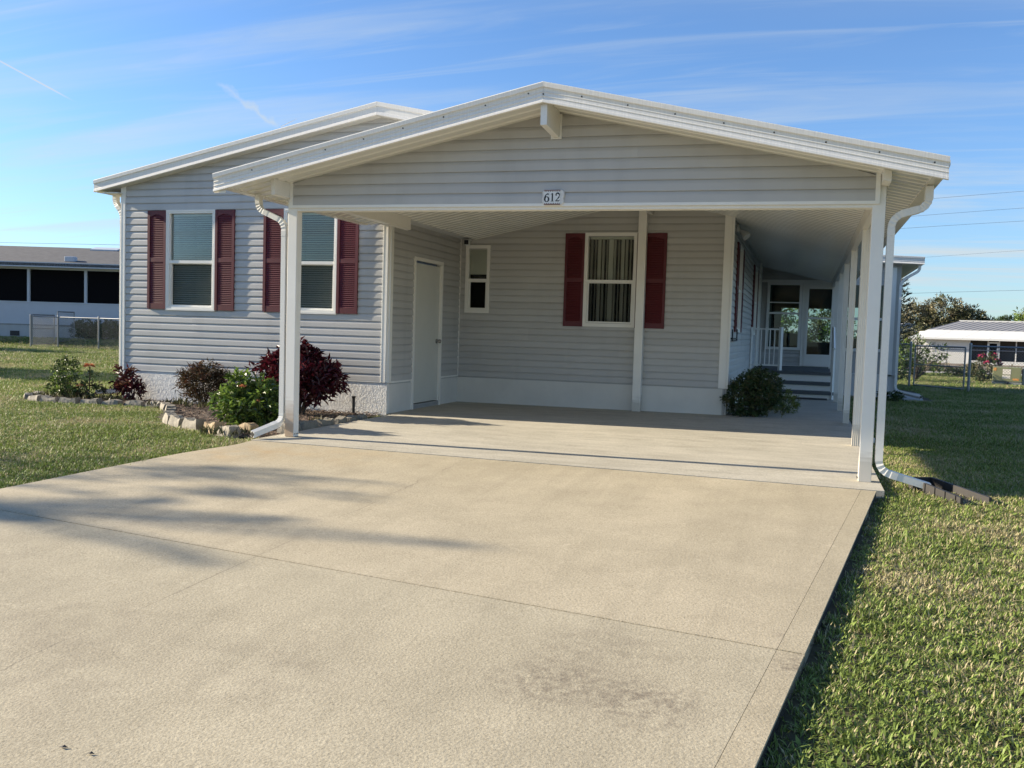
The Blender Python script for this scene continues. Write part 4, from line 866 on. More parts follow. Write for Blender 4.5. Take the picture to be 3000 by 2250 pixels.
# ------------------------------------------------------------------ plants
def unit():
    while True:
        v = Vector((ru(-1, 1), ru(-1, 1), ru(-1, 1)))
        if .05 < v.length < 1: return v.normalized()
def shrub(name, label, cat, base, blobs, n, leaf, m, stems=6, stem_h=.5, stem_r=.008, flowers=0, fm='petal', up=.5, group=None, fr=.03, m2=None, fold=.25, ftop=True, trunkless=False, inner=.35):
    """blobs: (centre offset, radii); leaves sit on clustered twigs through the crown's volume"""
    base = Vector(base); t = thing(name, label, cat, base, group); mb = MB(); mb2 = MB(); twigs = []
    tot = sum(b[1][0] * b[1][1] * b[1][2] for b in blobs)
    stem = MB()
    for (c, r) in blobs:
        k = int(n * r[0] * r[1] * r[2] / tot); cc = base + Vector(c); per = 9
        for i in range(max(1, k // per)):
            u = unit(); rad = inner + (1 - inner) * rnd() ** .45; bump_ = 1 + .22 * noise.noise(u * 2.3 + cc * 3)
            p = cc + Vector((u.x * r[0], u.y * r[1], u.z * r[2])) * rad * bump_
            if p.z < base.z + .02: p.z = base.z + ru(.02, .08)
            twigs.append(p); out = (Vector((u.x, u.y, u.z * .6 + up))).normalized()
            tgt = mb2 if (m2 and rnd() < .35) else mb
            for j in range(per):
                d = (out * .7 + unit() * .9).normalized(); q = p + unit() * leaf[0] * .5
                if q.z < base.z: q.z = base.z + .01
                tgt.leaf(q, d, Vector((0, 0, 1)) + unit() * .6, leaf[0] * ru(.7, 1.25), leaf[1] * ru(.7, 1.2), fold)
    for i in range(stems):
        tw = random.choice(twigs); b0 = base + Vector((ru(-.06, .06), ru(-.06, .06), -.03)); mid = b0.lerp(tw, .55) + Vector((ru(-.03, .03), ru(-.03, .03), .05)); stem.tube([b0, mid, tw], [stem_r, stem_r * .75, stem_r * .35], 5)
    mb.build('foliage', m, t, kind='stuff')
    if m2: mb2.build('foliage', m2, t, kind='stuff')
    if stems: stem.build('stem', 'stem', t, kind='stuff')
    for i in range(flowers):
        f = MB(); tw = max(random.sample(twigs, 4), key=lambda p: (p.z if ftop else 0) - (p - CC).length * .6); c = tw + (CC - tw).normalized() * .05 + Vector((0, 0, .02))
        for j in range(22):
            d = unit(); d.z = abs(d.z) * .8; f.leaf(c + d * fr * .5, d, unit(), fr * .9, fr * .55, .1, .1)
        f.build('flower', fm, t)
    return t
g0 = lambda x, y: zl(x, y) + .02
shrub('green_shrub', 'upright dark green shrub at the left end of the flower bed', 'shrub', (-5.0, 2.47, g0(-5, 2.47)), [((0, 0, .34), (.20, .20, .22)), ((-.08, 0, .17), (.22, .2, .16)), ((.05, 0, .47), (.08, .08, .12))], 1300, (.05, .022), 'leafdark', 10, m2='leafgreen')
shrub('flowering_plant', 'thin-stemmed plant topped by one orange bloom beside the green shrub', 'plant', (-4.66, 2.54, g0(-4.66, 2.54)), [((.0, 0, .11), (.20, .16, .12)), ((.02, 0, .36), (.06, .06, .07)), ((.07, 0, .36), (.07, .05, .05))], 520, (.06, .022), 'leafdark', 4, m2='leafbronze')
t = bpy.data.objects['flowering_plant']
f = MB(); c = Vector((-4.64, 2.5, .44))
for j in range(60): d = unit(); d.z = abs(d.z) * .5; f.leaf(c + d * .03, d, Vector((0, 0, 1)), .06, .025, .1, .3)
f.build('flower', 'petal', t)
f = MB(); c = Vector((-4.72, 2.42, .17))
for j in range(22): d = unit(); d.z = abs(d.z) * .5; f.leaf(c + d * .02, d, Vector((0, 0, 1)), .035, .015, .1, .3)
f.build('flower', 'petal', t)
mb = MB(); mb.tube([(-4.68, 2.54, 0), (-4.66, 2.53, .2), (-4.64, 2.51, .43)], .008, 5); mb.build('stem', 'stem', t)
shrub('red_shrub', 'small crimson-leaved shrub by the left corner of the house', 'shrub', (-4.05, 2.55, g0(-4.05, 2.5)), [((.05, 0, .20), (.19, .16, .14)), ((-.10, 0, .26), (.11, .1, .09)), ((-.05, 0, .40), (.10, .09, .09)), ((.06, 0, .36), (.09, .08, .08))], 620, (.08, .035), 'leafred', 6, m2='leafrust', inner=.2)
shrub('bronze_shrub', 'round bronze-leaved shrub with fine leaves between the two front windows', 'shrub', (-2.78, 2.52, g0(-2.8, 2.5)), [((0, 0, .29), (.35, .27, .25)), ((.06, 0, .42), (.22, .2, .16)), ((-.15, 0, .36), (.18, .18, .16))], 3000, (.075, .011), 'leafbronze', 10, m2='leafrust', up=.9)
shrub('ixora_shrub', 'rounded bright green shrub with small orange flowers beside the left carport post', 'shrub', (-.78, .62, g0(-.7, .6)), [((0, 0, .24), (.40, .33, .24)), ((-.08, 0, .42), (.22, .22, .16)), ((.16, 0, .28), (.26, .24, .22)), ((-.24, -.05, .22), (.2, .2, .18))], 3000, (.075, .036), 'leafgreen', 10, flowers=8, m2='leafdark', fr=.028)
shrub('burgundy_shrub', 'large deep burgundy shrub behind the left carport post', 'shrub', (-1.08, 2.1, g0(-1, 2.1)), [((0, 0, .50), (.50, .38, .30)), ((.28, 0, .44), (.28, .28, .26)), ((-.34, 0, .48), (.28, .26, .24)), ((.06, 0, .72), (.22, .2, .18)), ((-.2, 0, .68), (.18, .18, .14)), ((.33, 0, .62), (.1, .1, .12))], 2900, (.10, .048), 'leafred', 16, stem_r=.012)
shrub('boxy_shrub', 'dense clipped dark green shrub against the house corner by the walkway', 'shrub', (4.22, 5.42, .02), [((-.06, .0, .27), (.36, .34, .30)), ((.08, .25, .34), (.30, .36, .32)), ((-.2, -.08, .22), (.22, .26, .25)), ((.02, .05, .48), (.26, .26, .16)), ((-.28, -.1, .50), (.07, .07, .09)), ((.30, .1, .50), (.08, .08, .10)), ((.38, -.05, .15), (.10, .12, .12)), ((.1, .2, .64), (.06, .06, .07)), ((-.1, 0, .62), (.05, .05, .06))], 9000, (.042, .022), 'leafdark', 14, m2='leafolive', up=.3, inner=.5)
shrub('light_fern', 'low yellow-green leafy plant beside the clipped walkway shrub', 'plant', (4.62, 6.3, .02), [((0, 0, .16), (.20, .5, .15))], 900, (.05, .016), 'leaflime', 3)
shrub('weed_clump', 'low leafy weed at the foot of the sun room wall', 'plant', (6.62, 12.9, zl(6.6, 12.9)), [((0, 0, .08), (.28, .3, .13))], 300, (.09, .04), 'leafdark', 3)
def tufts():
    random.seed(5); mb = MB()
    for (x, y, n) in [(ru(-5.4, -4.0), ru(2.2, 2.7), 14) for _ in range(26)] + [(ru(-3.3, -2.5), ru(2.1, 2.6), 16) for _ in range(10)] + [(-.30 + ru(-.05, .05), ru(.5, 1.3), 10) for _ in range(6)] + [(ru(-.85, -.2), ru(-.16, .0), 12) for _ in range(8)]:
        for j in range(n):
            p = Vector((x + ru(-.06, .06), y + ru(-.06, .06), zl(x, y) + .02)); d = Vector((ru(-.5, .5), ru(-.5, .5), 1)); mb.leaf(p, d, unit(), ru(.05, .13), .008, .1, .3)
    o = mb.build('bed_weeds', 'leafolive', kind='stuff'); o['label'] = 'thin grassy weeds sprouting in the flower bed'; o['category'] = 'weeds'
tufts()

# ------------------------------------------------------------------ trees
def tree(name, label, base, h, crown, n, leaf, m, trunk_r=.2, group=None, m2=None, gap=.0, lo=.0):
    base = Vector(base); t = thing(name, label, 'tree', base, group); mb = MB(); b2 = MB(); tr = MB()
    tr.tube([base - Vector((0, 0, .3)), base + Vector((.1, 0, h * .3)), base + Vector((-.05, .05, h * .6))], [trunk_r, trunk_r * .8, trunk_r * .5], 8)
    for (c, r) in crown:
        cc = base + Vector(c)
        tr.tube([base + Vector((0, 0, h * .4)), base.lerp(cc, .6) + Vector((0, 0, h * .12)), cc], [trunk_r * .5, trunk_r * .3, trunk_r * .08], 5)
        nc = max(6, int(16 * (r[0] * r[1] * r[2]) ** .33)); cl = []
        for i in range(nc * 3):
            u = unit(); q = ru(.45, 1) ** .6; cl.append((cc + Vector((u.x * r[0], u.y * r[1], u.z * r[2])) * q, u, min(r) * ru(.16, .30)))
        k = int(n / len(crown) / len(cl))
        for (p, u, rr) in cl:
            tr.tube([cc.lerp(p, .3), p], [trunk_r * .07, trunk_r * .03], 4, False)
            tgt = b2 if (m2 and rnd() < .4) else mb
            for j in range(k):
                d = unit(); tgt.leaf(p + d * rr * ru(.3, 1), (d + Vector((0, 0, .3))), unit(), leaf[0] * ru(.6, 1.3), leaf[1] * ru(.6, 1.3), .2)
    tr.build('trunk', 'bark', t); mb.build('crown', m, t, kind='stuff')
    if m2: b2.build('crown', m2, t, kind='stuff')
    return t
random.seed(21)
# right background, about 110 m away
b = cd(2760, 1075, 112); b.z = -1.0
tree('broad_tree', 'wide brownish-green tree rising behind the metal-roofed white house', b, 7.5, [((-3.0, 0, 4.6), (2.6, 2.2, 2.4)), ((-.2, 0, 5.2), (3.0, 2.2, 2.6)), ((2.6, 0, 4.6), (2.4, 2, 2.2)), ((-4.6, 0, 3.4), (1.6, 1.6, 2.0)), ((4.2, 0, 3.8), (1.4, 1.4, 1.6)), ((0, 0, 3.2), (4.4, 2, 1.8))], 22000, (.36, .16), 'leaffar', .35, m2='leafolive')
b = cd(2960, 1075, 120); b.z = -1.0
tree('pine_tree', 'flat-topped dark pine behind the right end of the white house', b, 6.5, [((-1.0, 0, 5.1), (1.6, 1.2, .9)), ((.4, 0, 4.3), (1.6, 1.2, .8)), ((-2.8, 0, 3.6), (1.8, 1.4, 1.1)), ((-5.2, 0, 3.3), (1.6, 1.2, 1.0))], 6000, (.30, .12), 'leafdark', .25)
b = cd(3010, 1075, 100); b.z = -1.0
tree('lime_tree', 'bright yellow-green tree at the far right edge of the view', b, 6, [((0, 0, 4.3), (1.9, 1.6, 1.9)), ((-1.1, 0, 3.6), (1.2, 1.2, 1.0)), ((1.8, 0, 5.2), (1.6, 1.4, 1.8))], 5000, (.32, .14), 'leaflime', .25, m2='leafgreen')
for i, (px, dd, rr) in enumerate(((2690, 100, 1.9), (2850, 125, 2.4), (2620, 118, 2.2))):
    b = cd(px, 1075, dd); b.z = -1.0
    tree('background_tree', ['small olive tree between the conifer and the white house', 'dark tree top just above the ridge of the white house', 'olive tree half hidden behind the dark conifer'][i], b, 4.5, [((0, 0, 2.6), (rr, rr * .8, 1.5)), ((rr * .6, 0, 2.2), (rr * .7, rr * .7, 1.2))], 3200, (.3, .14), 'leafolive', .2)
def conifer(base, h, rbase):
    base = Vector(base); t = thing('conifer_tree', 'dark tiered conifer standing just behind the sun room', 'tree', base); mb = MB(); tr = MB(); tr.tube([base, base + Vector((0, 0, h))], [.10, .02], 7); tr.build('trunk', 'bark', t)
    z = .2
    while z < h - .1:
        r = rbase * (1 - z / h) ** .8 + .08; nb = 9
        for i in range(nb):
            a = 2 * math.pi * (i / nb) + z * 7; d = Vector((math.cos(a), math.sin(a), .18)); p = base + Vector((0, 0, z))
            for k in range(int(8 + r * 18)):
                q = p + d * r * ru(.1, 1); q.z += .12 * ((q - p).length / max(r, .1)) ** 2; mb.leaf(q, (d + unit() * .5 + Vector((0, 0, .4))), unit(), .16, .035, .2, -.2)
        z += .20
    mb.build('crown', 'leafpine', t, kind='stuff')
b = cd(2628, 1075, 36); conifer((b.x, b.y, zl(b.x, b.y)), 3.75, .85)
b = Vector((4.9, 44, -.3))
tree('background_tree', 'leafy tree seen through the sun room glass', b, 3.6, [((0, 0, 2.4), (1.6, 1.2, 1.3)), ((1.5, 0, 2.0), (1.2, 1, 1.0)), ((-1.6, 0, 2.2), (1.0, 1, 1.0))], 3500, (.22, .1), 'leafolive', .12, m2='leafgreen')
# a palm and two broad trees out of view on the left: they throw the long shadows over the drive and the lawn
def palm(base, h, nf, fl, label, azs=None):
    base = Vector(base); t = thing('palm_tree', label, 'palm', base); tr = MB(); tr.tube([base - Vector((0, 0, .2)), base + Vector((.05, .05, h * .5)), base + Vector((0, .1, h))], [.15, .12, .09], 9); tr.build('trunk', 'bark', t)
    mb = MB(); c = base + Vector((0, .1, h))
    for i in range(nf):
        a = azs[i] if azs else 2 * math.pi * i / nf + ru(-.2, .2); el = ru(.15, 1.15); d = Vector((math.cos(a) * math.cos(el), math.sin(a) * math.cos(el), math.sin(el))); L_ = fl * ru(.85, 1.1); pts = []; p = c.copy()
        for k in range(9): pts.append(p.copy()); p = p + d * L_ / 8; d = (d + Vector((0, 0, -.17))).normalized()
        mb.tube(pts, [.02] * 4 + [.012] * 5, 4)
        for k in range(1, 9):
            q = pts[k]; tdir = (pts[k] - pts[k - 1]).normalized(); sd = tdir.cross(Vector((0, 0, 1))).normalized()
            for sgn in (1, -1):
                for e in range(3): mb.leaf(q - tdir * e * L_ / 24, (sd * sgn * .8 + tdir * .7 + Vector((0, 0, -.25))), Vector((0, 0, 1)), .24 * (1.1 - abs(k - 4) * .12), .022, .1, .3)
    mb.build('fronds', 'leafpalm', t, kind='stuff')
random.seed(4)
palm((-13.65, -4.68, zl(-13.65, -4.68)), 4.9, 10, 1.7, 'feathery palm on the lawn left of the driveway', [-.22, -.08, .02, .12, .3, .5, 2.9, 3.2, 3.4, -.5])
random.seed(9)
tree('young_tree', 'slender young tree on the lawn left of the driveway', (-13.6, -3.35, -.2), 5.6, [((0, 0, 5.0), (.75, .7, .45)), ((.3, .1, 5.5), (.5, .5, .35)), ((-.4, -.3, 4.6), (.5, .5, .35))], 620, (.15, .05), 'leafgreen', .04)
tree('shade_tree', 'leafy tree on the neighbouring lawn far to the left', (-21.5, 5.7, -.2), 5.5, [((0, 0, 4.2), (1.9, 1.7, 1.3)), ((1.2, .5, 3.8), (1.3, 1.3, 1.0)), ((-1.2, -.4, 3.9), (1.3, 1.3, 1.0))], 6000, (.24, .13), 'leafgreen', .16, m2='leafdark')
tree('shade_tree', 'second leafy tree on the lawn far to the left, nearer the fence', (-34, 15.2, -.2), 6.0, [((0, 0, 4.4), (1.9, 1.7, 1.4)), ((1.2, .5, 3.9), (1.3, 1.3, 1.0))], 5000, (.26, .13), 'leafgreen', .16, m2='leafdark')

# ------------------------------------------------------------------ chain link fences
def pipe(mb, a, b, r): mb.tube([a, b], r, 8)
def chain(mb, p0, p1, z0, z1, sp=.075, r=.0028):
    p0, p1 = Vector(p0), Vector(p1); L_ = (p1 - p0).length; d = (p1 - p0) / L_; h = z1 - z0; k = int((L_ + h) / sp)
    for i in range(k + 1):
        for sgn in (1, -1):
            a0 = i * sp - h if sgn > 0 else i * sp; pts = []
            u0, u1 = a0, a0 + sgn * h
            ta, tb = 0.0, 1.0; lo, hi = min(u0, u1), max(u0, u1)
            if hi < 0 or lo > L_: continue
            def cl(u): return (u - u0) / (u1 - u0)
            ts = sorted((cl(0), cl(L_))); ta, tb = max(0, ts[0]), min(1, ts[1])
            if tb - ta < .01: continue
            A = p0 + d * (u0 + (u1 - u0) * ta); B = p0 + d * (u0 + (u1 - u0) * tb)
            mb.tube([(A.x, A.y, z0 + h * ta), (B.x, B.y, z0 + h * tb)], r, 3, False)
def fence(name, label, P, h, toprail=True, mesh=True, cat='fence', group=None, pr=.03):
    b = Vector((P[0][0], P[0][1], zl(*P[0]))); t = thing(name, label, cat, b, group)
    for (x, y) in P: mb = MB(); z = zl(x, y); pipe(mb, (x, y, z - .1), (x, y, z + h + .04), pr); mb.tube([(x, y, z + h + .04), (x, y, z + h + .07), (x, y, z + h + .085)], [pr * 1.15, pr, pr * .3], 8); mb.build('fence_post', 'galv', t)
    for (a, b_) in zip(P, P[1:]):
        za, zb = zl(*a), zl(*b_); mb = MB(); pipe(mb, (*a, za + h), (*b_, zb + h), .021); mb.build('top_rail', 'galv', t)
        if mesh: mb = MB(); chain(mb, (*a, 0), (*b_, 0), min(za, zb) + .04, (za + zb) / 2 + h); mb.build('chain_mesh', 'wire', t, kind='stuff')
    return t
def gate(name, label, a, b, h, z):
    t = thing(name, label, 'gate', (*a, z)); mb = MB()
    for p in (a, b): pipe(mb, (*p, z + .06), (*p, z + h), .022)
    pipe(mb, (*a, z + h), (*b, z + h), .022); pipe(mb, (*a, z + .06), (*b, z + .06), .022); pipe(mb, (*a, z + h * .55), (*b, z + h * .55), .016); mb.build('frame', 'galv', t)
    mb = MB(); chain(mb, (*a, 0), (*b, 0), z + .07, z + h - .01); mb.build('chain_mesh', 'wire', t, kind='stuff')
def gp(px, py, z=-.12):   # ground point under a pixel
    d = CF + (px - 1500) / 2700 * CR - (py - 1125) / 2700 * CU; k = (z - CC.z) / d.z; p = CC + d * k; return (p.x, p.y)
f1 = gp(2663, 1131); f4 = gp(2836, 1147); f3 = gp(2826, 1143)
fence('chain_link_fence', 'chain link fence run from the sun room to the right lawn gate', [(6.95, f1[1] + .2), f1], 1.22)
fence('chain_link_fence', 'chain link fence crossing the right lawn in front of the green utility box', [f4, gp(3040, 1158), gp(3260, 1170)], 1.22, pr=.036)
gate('fence_gate', 'chain link gate between the two right lawn fence posts', (f1[0] + .12, f1[1]), (f4[0] - .08, f4[1] + .25), 1.18, -.14)
rp = [gp(x, 1075 + (x - 2600) * .03, -.25) for x in (2610, 2772, 2919, 3090)]
fence('low_rail_fence', 'low white pipe fence farther back behind the flowering bush', rp, 1.15, mesh=False, pr=.03)
dL = 36.0
def lp(px, dep): p = cd(px, 1000, dep); return (p.x, p.y)
A0, A1, A2, A3 = lp(94, 35.5), lp(162, 37.4), lp(169, 37.4), lp(217, 38.4)
fence('chain_link_fence', 'chain link fence in front of the left neighbouring house', [lp(90, 35.6), lp(170, 35.9), lp(289, 35.2), lp(440, 34.2)], 1.2)
gate('fence_gate', 'open chain link gate leaf left of the dark hedge, swung to the left', lp(94, 35.6), lp(159, 37.5), 1.2, -.02)
gate('fence_gate', 'open chain link gate leaf nearest the dark hedge', lp(169, 37.2), lp(217, 38.3), 1.25, .08)

# ------------------------------------------------------------------ left neighbouring house
def frame_plane(px, dep, z, a=None):
    o = cd(px, 1000, dep); a = Vector(a or (CR.x, CR.y, 0)).normalized(); n = Vector((a.y, -a.x, 0)); return plane((o.x, o.y, z), a, n), (o.x, o.y, z)
pN, bN = frame_plane(170, 39.5, .15)
NB = thing('neighbour_house', 'white single-storey house with grey shingle roof and dark screened porch at left', 'house', bN)
mb = MB(); mb.pbox(pN, -14, 16, -.3, .58, -6, 0); mb.build('skirting', 'nbskirt', NB)
mb = MB(); mb.pbox(pN, -14, 16, .58, .63, 0, .02); mb.build('sill_line', 'galv', NB)
mb = MB(); mb.pbox(pN, -14, 16, .60, 1.56, -.10, -.005); mb.build('porch_wall', 'nbwhite', NB)
k = 0
while .62 + k * .115 < 1.52:
    mb = MB(); z = .64 + k * .115; mb.hexa([pN(-14, z, 0), pN(16, z, 0), pN(16, z, .014), pN(-14, z, .014), pN(-14, z + .113, 0), pN(16, z + .113, 0), pN(16, z + .113, .003), pN(-14, z + .113, .003)]); mb.build('siding_board', 'nbwhite', NB); k += 1
mb = MB(); mb.pbox(pN, -14, 16, 1.545, 1.60, -.05, .03); mb.build('sill', 'nbwhite', NB)
for s in (-8.6, -6.15, -3.72, -1.27, 1.17, 3.6, 6.1): mb = MB(); mb.pbox(pN, s - .055, s + .055, 1.6, 2.97, -.08, .01); mb.build('porch_post', 'nbwhite', NB)
mb = MB(); mb.pbox(pN, -14, 16, 1.6, 2.97, -.09, -.085); mb.build('porch_screen', 'screen', NB)
mb = MB(); mb.pbox(pN, -14, 16, 2.97, 3.06, -.10, .02); mb.build('header', 'nbwhite', NB)
mb = MB(); mb.pbox(pN, -14.4, 16.4, 3.06, 3.09, -.1, .42); mb.build('soffit', 'soffit', NB)
mb = MB(); mb.pbox(pN, -14.4, 16.4, 3.05, 3.26, .42, .46); mb.build('gutter', 'nbwhite', NB)
def nbroof():
    mb = MB(); q = []
    for s in (-14.4, 16.4): q.append([pN(s, 3.22, .46), pN(s, 4.25, -4.2), pN(s, 3.22, -8.8), pN(s, 3.10, -8.8), pN(s, 4.13, -4.2), pN(s, 3.10, .46)])
    mb.prism(*q); mb.build('roof', 'shingle', NB)
nbroof()
mb = MB(); rz = lambda d: 3.22 + (.46 - d) * 1.03 / 4.66; mb.hexa([pN(-.25, rz(-3.5) - .02, -3.5), pN(1.0, rz(-3.5) - .02, -3.5), pN(1.0, rz(-4.1), -4.1), pN(-.25, rz(-4.1), -4.1), pN(-.25, rz(-3.5) + .06, -3.5), pN(1.0, rz(-3.5) + .06, -3.5), pN(1.0, rz(-4.1) + .07, -4.1), pN(-.25, rz(-4.1) + .07, -4.1)]); mb.build('skylight', 'nbwhite', NB)
mb = MB(); mb.pbox(pN, .2, .62, rz(-.1), rz(-.4) + .16, -.45, -.1); bevel(mb.build('roof_vent', 'nbwhite', NB), .03)
mb = MB(); mb.pbox(pN, -2.05, -1.65, .12, .33, .003, .015); mb.build('crawl_vent', 'dark', NB)
mb = MB(); mb.pbox(pN, -14, 16, .6, 3.4, -6.1, -6.0); mb.build('rear_wall', 'dark', NB)
mb = MB(); mb.pbox(pN, -14, 16, 1.0, 3.0, -2.6, -2.5); mb.build('porch_back_wall', 'interior', NB)
def nbush(px, dep, label, sx):
    p = cd(px, 1000, dep); z = zl(p.x, p.y); shrub('hedge_shrub', label, 'shrub', (p.x, p.y, z), [((0, 0, .45), (sx, .5, .42)), ((-sx * .6, 0, .4), (sx * .5, .45, .38)), ((sx * .6, 0, .42), (sx * .5, .45, .38))], 2600, (.085, .05), 'leafdark', 3, group='dark hedge shrubs by the left neighbouring house')
nbush(252, 38.9, 'dark rounded hedge shrub left of the fence post in front of the neighbouring porch', .60); nbush(318, 38.7, 'dark rounded hedge shrub partly hidden behind the near house corner', .60)
mb = MB()

# ------------------------------------------------------------------ right background
pH, bH = frame_plane(2674, 90, -.8, (.985, -.17, 0))
WH = thing('white_house', 'white single-storey house with a silver metal roof beyond the right lawn', 'house', bH)
mb = MB(); mb.pbox(pH, -.2, 5.0, -.3, 2.42, -.2, 0); mb.build('wall', 'housewhite', WH)
mb = MB(); mb.pbox(pH, 5.0, 20, -.3, .45, -.15, 0); mb.build('knee_wall', 'housewhite', WH)
mb = MB(); mb.pbox(pH, 5.0, 20, .45, 2.42, -.9, -.85); mb.build('porch_back_wall', 'dark', WH)
for s in (5.0, 6.55, 7.5, 8.9, 11.0): mb = MB(); mb.pbox(pH, s - .05, s + .05, .45, 2.42, -.1, .01); mb.build('porch_post', 'housewhite', WH)
mb = MB(); mb.pbox(pH, 6.5, 7.45, .0, 2.25, -.08, .02); mb.build('screen_door', 'housewhite', WH)
mb = MB(); mb.pbox(pH, 6.68, 7.30, .3, 2.1, .021, .03); mb.build('door_screen', 'screen', WH)
mb = MB(); mb.pbox(pH, 1.75, 2.05, 1.15, 2.1, .01, .03); mb.build('window', 'nbskirt', WH)
for i in range(9):
    s0, s1 = -.3 + i * 2.3, -.3 + (i + 1) * 2.3 - .02
    mb = MB(); mb.hexa([pH(s0, 2.42, .7), pH(s1, 2.42, .7), pH(s1 + 1.5, 3.24, -2), pH(s0 + 1.5, 3.24, -2), pH(s0, 2.50, .7), pH(s1, 2.50, .7), pH(s1 + 1.5, 3.32, -2), pH(s0 + 1.5, 3.32, -2)]); mb.build('roof_sheet', 'housewhite', WH)
mb = MB(); mb.pbox(pH, -.35, 20.6, 2.36, 2.52, .701, .78); mb.build('gutter', 'housewhite', WH)
for i in range(34):
    s0 = 1.3 + i * .62; mb = MB(); k_ = 2.6
    mb.hexa([pH(s0, 3.26, -2), pH(s0 + .60, 3.26, -2), pH(s0 + .60 + k_, 4.22, -6.5), pH(s0 + k_, 4.22, -6.5), pH(s0, 3.33, -2), pH(s0 + .60, 3.33, -2), pH(s0 + .60 + k_, 4.29, -6.5), pH(s0 + k_, 4.29, -6.5)])
    mb.hexa([pH(s0 - .03, 3.33, -2), pH(s0 + .03, 3.33, -2), pH(s0 + .03 + k_, 4.29, -6.5), pH(s0 - .03 + k_, 4.29, -6.5), pH(s0 - .03, 3.365, -2), pH(s0 + .03, 3.365, -2), pH(s0 + .03 + k_, 4.325, -6.5), pH(s0 - .03 + k_, 4.325, -6.5)]); mb.build('metal_roof_sheet', 'metalroof', WH)
mb = MB(); mb.pbox(pH, 3.8, 25, 4.28, 4.40, -6.6, -6.42); mb.build('ridge_cap', 'housewhite', WH)
mb = MB(); mb.hexa([pH(0, 2.4, -9), pH(1.2, 2.4, -2.2), pH(20, 2.4, -2.2), pH(20, 2.4, -9), pH(0, 3.2, -9), pH(1.2, 3.2, -2.2), pH(20, 3.2, -2.2), pH(20, 3.2, -9)]); mb.build('rear_wall', 'housewhite', WH)
pH2, bH2 = frame_plane(2640, 105, -.8)
H2 = thing('far_house', 'pale house gable just visible behind the conifer and the white house', 'house', bH2)
mb = MB(); mb.pbox(pH2, -4, 3.4, -.3, 3.0, -3, 0); mb.build('wall', 'housewhite', H2)
mb = MB(); mb.prism([pH2(-4.4, 3.0, .4), pH2(4.0, 2.95, .4), pH2(0.6, 4.25, .4)], [pH2(-4.4, 3.0, -5), pH2(4.0, 2.95, -5), pH2(.6, 4.25, -5)]); mb.build('roof', 'metalroof', H2)
def ground_strip(name, m, d0, d1, lift, x0=2450, x1=3700):
    mb = MB(); n = 14; rows = []
    for d in [d0 + (d1 - d0) * i / 6 for i in range(7)]:
        r_ = []
        for i in range(n + 1):
            p = CC + d * Vector((CF.x, CF.y, 0)) / math.hypot(CF.x, CF.y) + ((x0 + (x1 - x0) * i / n) - 1500) / 2700 * d * Vector((CR.x, CR.y, 0)).normalized(); r_.append((p.x, p.y, zl(p.x, p.y) + lift))
        rows.append(r_)
    for a, b in zip(rows, rows[1:]):
        for i in range(n): mb.add([a[i], a[i + 1], b[i + 1], b[i]], [(0, 1, 2, 3)])
    return mb.build(name, m, kind='structure')
ground_strip('road', 'road', 40, 44, .03); ground_strip('dirt_bank', 'dirt', 47, 89, .05)
pX, bX = frame_plane(2914, 29.4, zl(10.7, 24.6), (.985, -.17, 0))
UB = thing('utility_box', 'tan-green metal utility box with white stickers behind the right lawn fence', 'utility box', bX)
mb = MB(); mb.pbox(pX, 0, .80, .12, .58, -.7, 0); bevel(mb.build('cabinet', 'box', UB), .012)
mb = MB(); mb.pbox(pX, -.01, .83, -.05, .11, -.75, .03); mb.build('pad', 'boxgrey', UB)
for (a, b, c, d) in ((.28, .51, .35, .52), (.27, .50, .22, .32)): mb = MB(); mb.pbox(pX, a, b, c, d, .001, .004); mb.build('sticker', 'sticker', UB)
mb = MB(); mb.pbox(pX, .02, .10, .46, .55, .001, .004); mb.build('sticker', 'stickerorange', UB); mb = MB(); mb.pbox(pX, .57, .74, .17, .23, .001, .004); mb.build('sticker', 'stickerorange', UB)
mb = MB(); mb.tube([pX(.36, .10, .03), pX(.40, .05, .07), pX(.46, .10, .03)], .02, 6); mb.build('lock', 'black', UB)
mb = MB(); mb.pbox(pX, .84, 1.5, .0, .57, -.7, -.03); bevel(mb.build('side_cabinet', 'boxgrey', UB), .012)
random.seed(31)
def gshrub(px, dep, **k):
    p = cd(px, 1000, dep); return (p.x, p.y, zl(p.x, p.y))
shrub('oleander_shrub', 'open tall shrub with thin bare stems behind the right fence gate', 'shrub', gshrub(2688, 31), [((-.1, 0, 1.0), (.5, .4, .5)), ((.4, 0, .8), (.5, .4, .45)), ((-.3, 0, .6), (.4, .3, .35)), ((.1, 0, 1.3), (.25, .25, .25)), ((.75, 0, 1.0), (.3, .3, .3))], 900, (.13, .035), 'leafdark', 22, stem_r=.014, m2='leafgreen', inner=.1)
shrub('flowering_shrub', 'rounded shrub with magenta flowers beside the green utility box', 'shrub', gshrub(2893, 31.5), [((0, 0, .45), (.5, .4, .42)), ((.05, 0, .8), (.3, .25, .25)), ((-.3, 0, .25), (.3, .3, .25))], 1400, (.10, .045), 'leafolive', 8, flowers=7, fm='petalpink', m2='leafdark', fr=.09)
shrub('low_shrub', 'low scrubby hedge plant behind the fence gate, left of the flowering shrub', 'shrub', gshrub(2760, 36), [((0, 0, .18), (1.3, .4, .2)), ((-1.3, 0, .15), (.8, .4, .18)), ((1.0, 0, .2), (.7, .4, .22))], 1500, (.12, .045), 'leafolive', 0, m2='leafgreen')
shrub('dry_grass_clump', 'tan dry grass clump by the far road behind the gate', 'plant', gshrub(2735, 45.5), [((0, 0, .2), (.9, .4, .28)), ((1.8, 0, .2), (.8, .4, .25)), ((-2.0, 0, .2), (.9, .4, .25)), ((3.6, 0, .18), (.8, .4, .22))], 1100, (.20, .03), 'leaffar', 0, up=1.2)
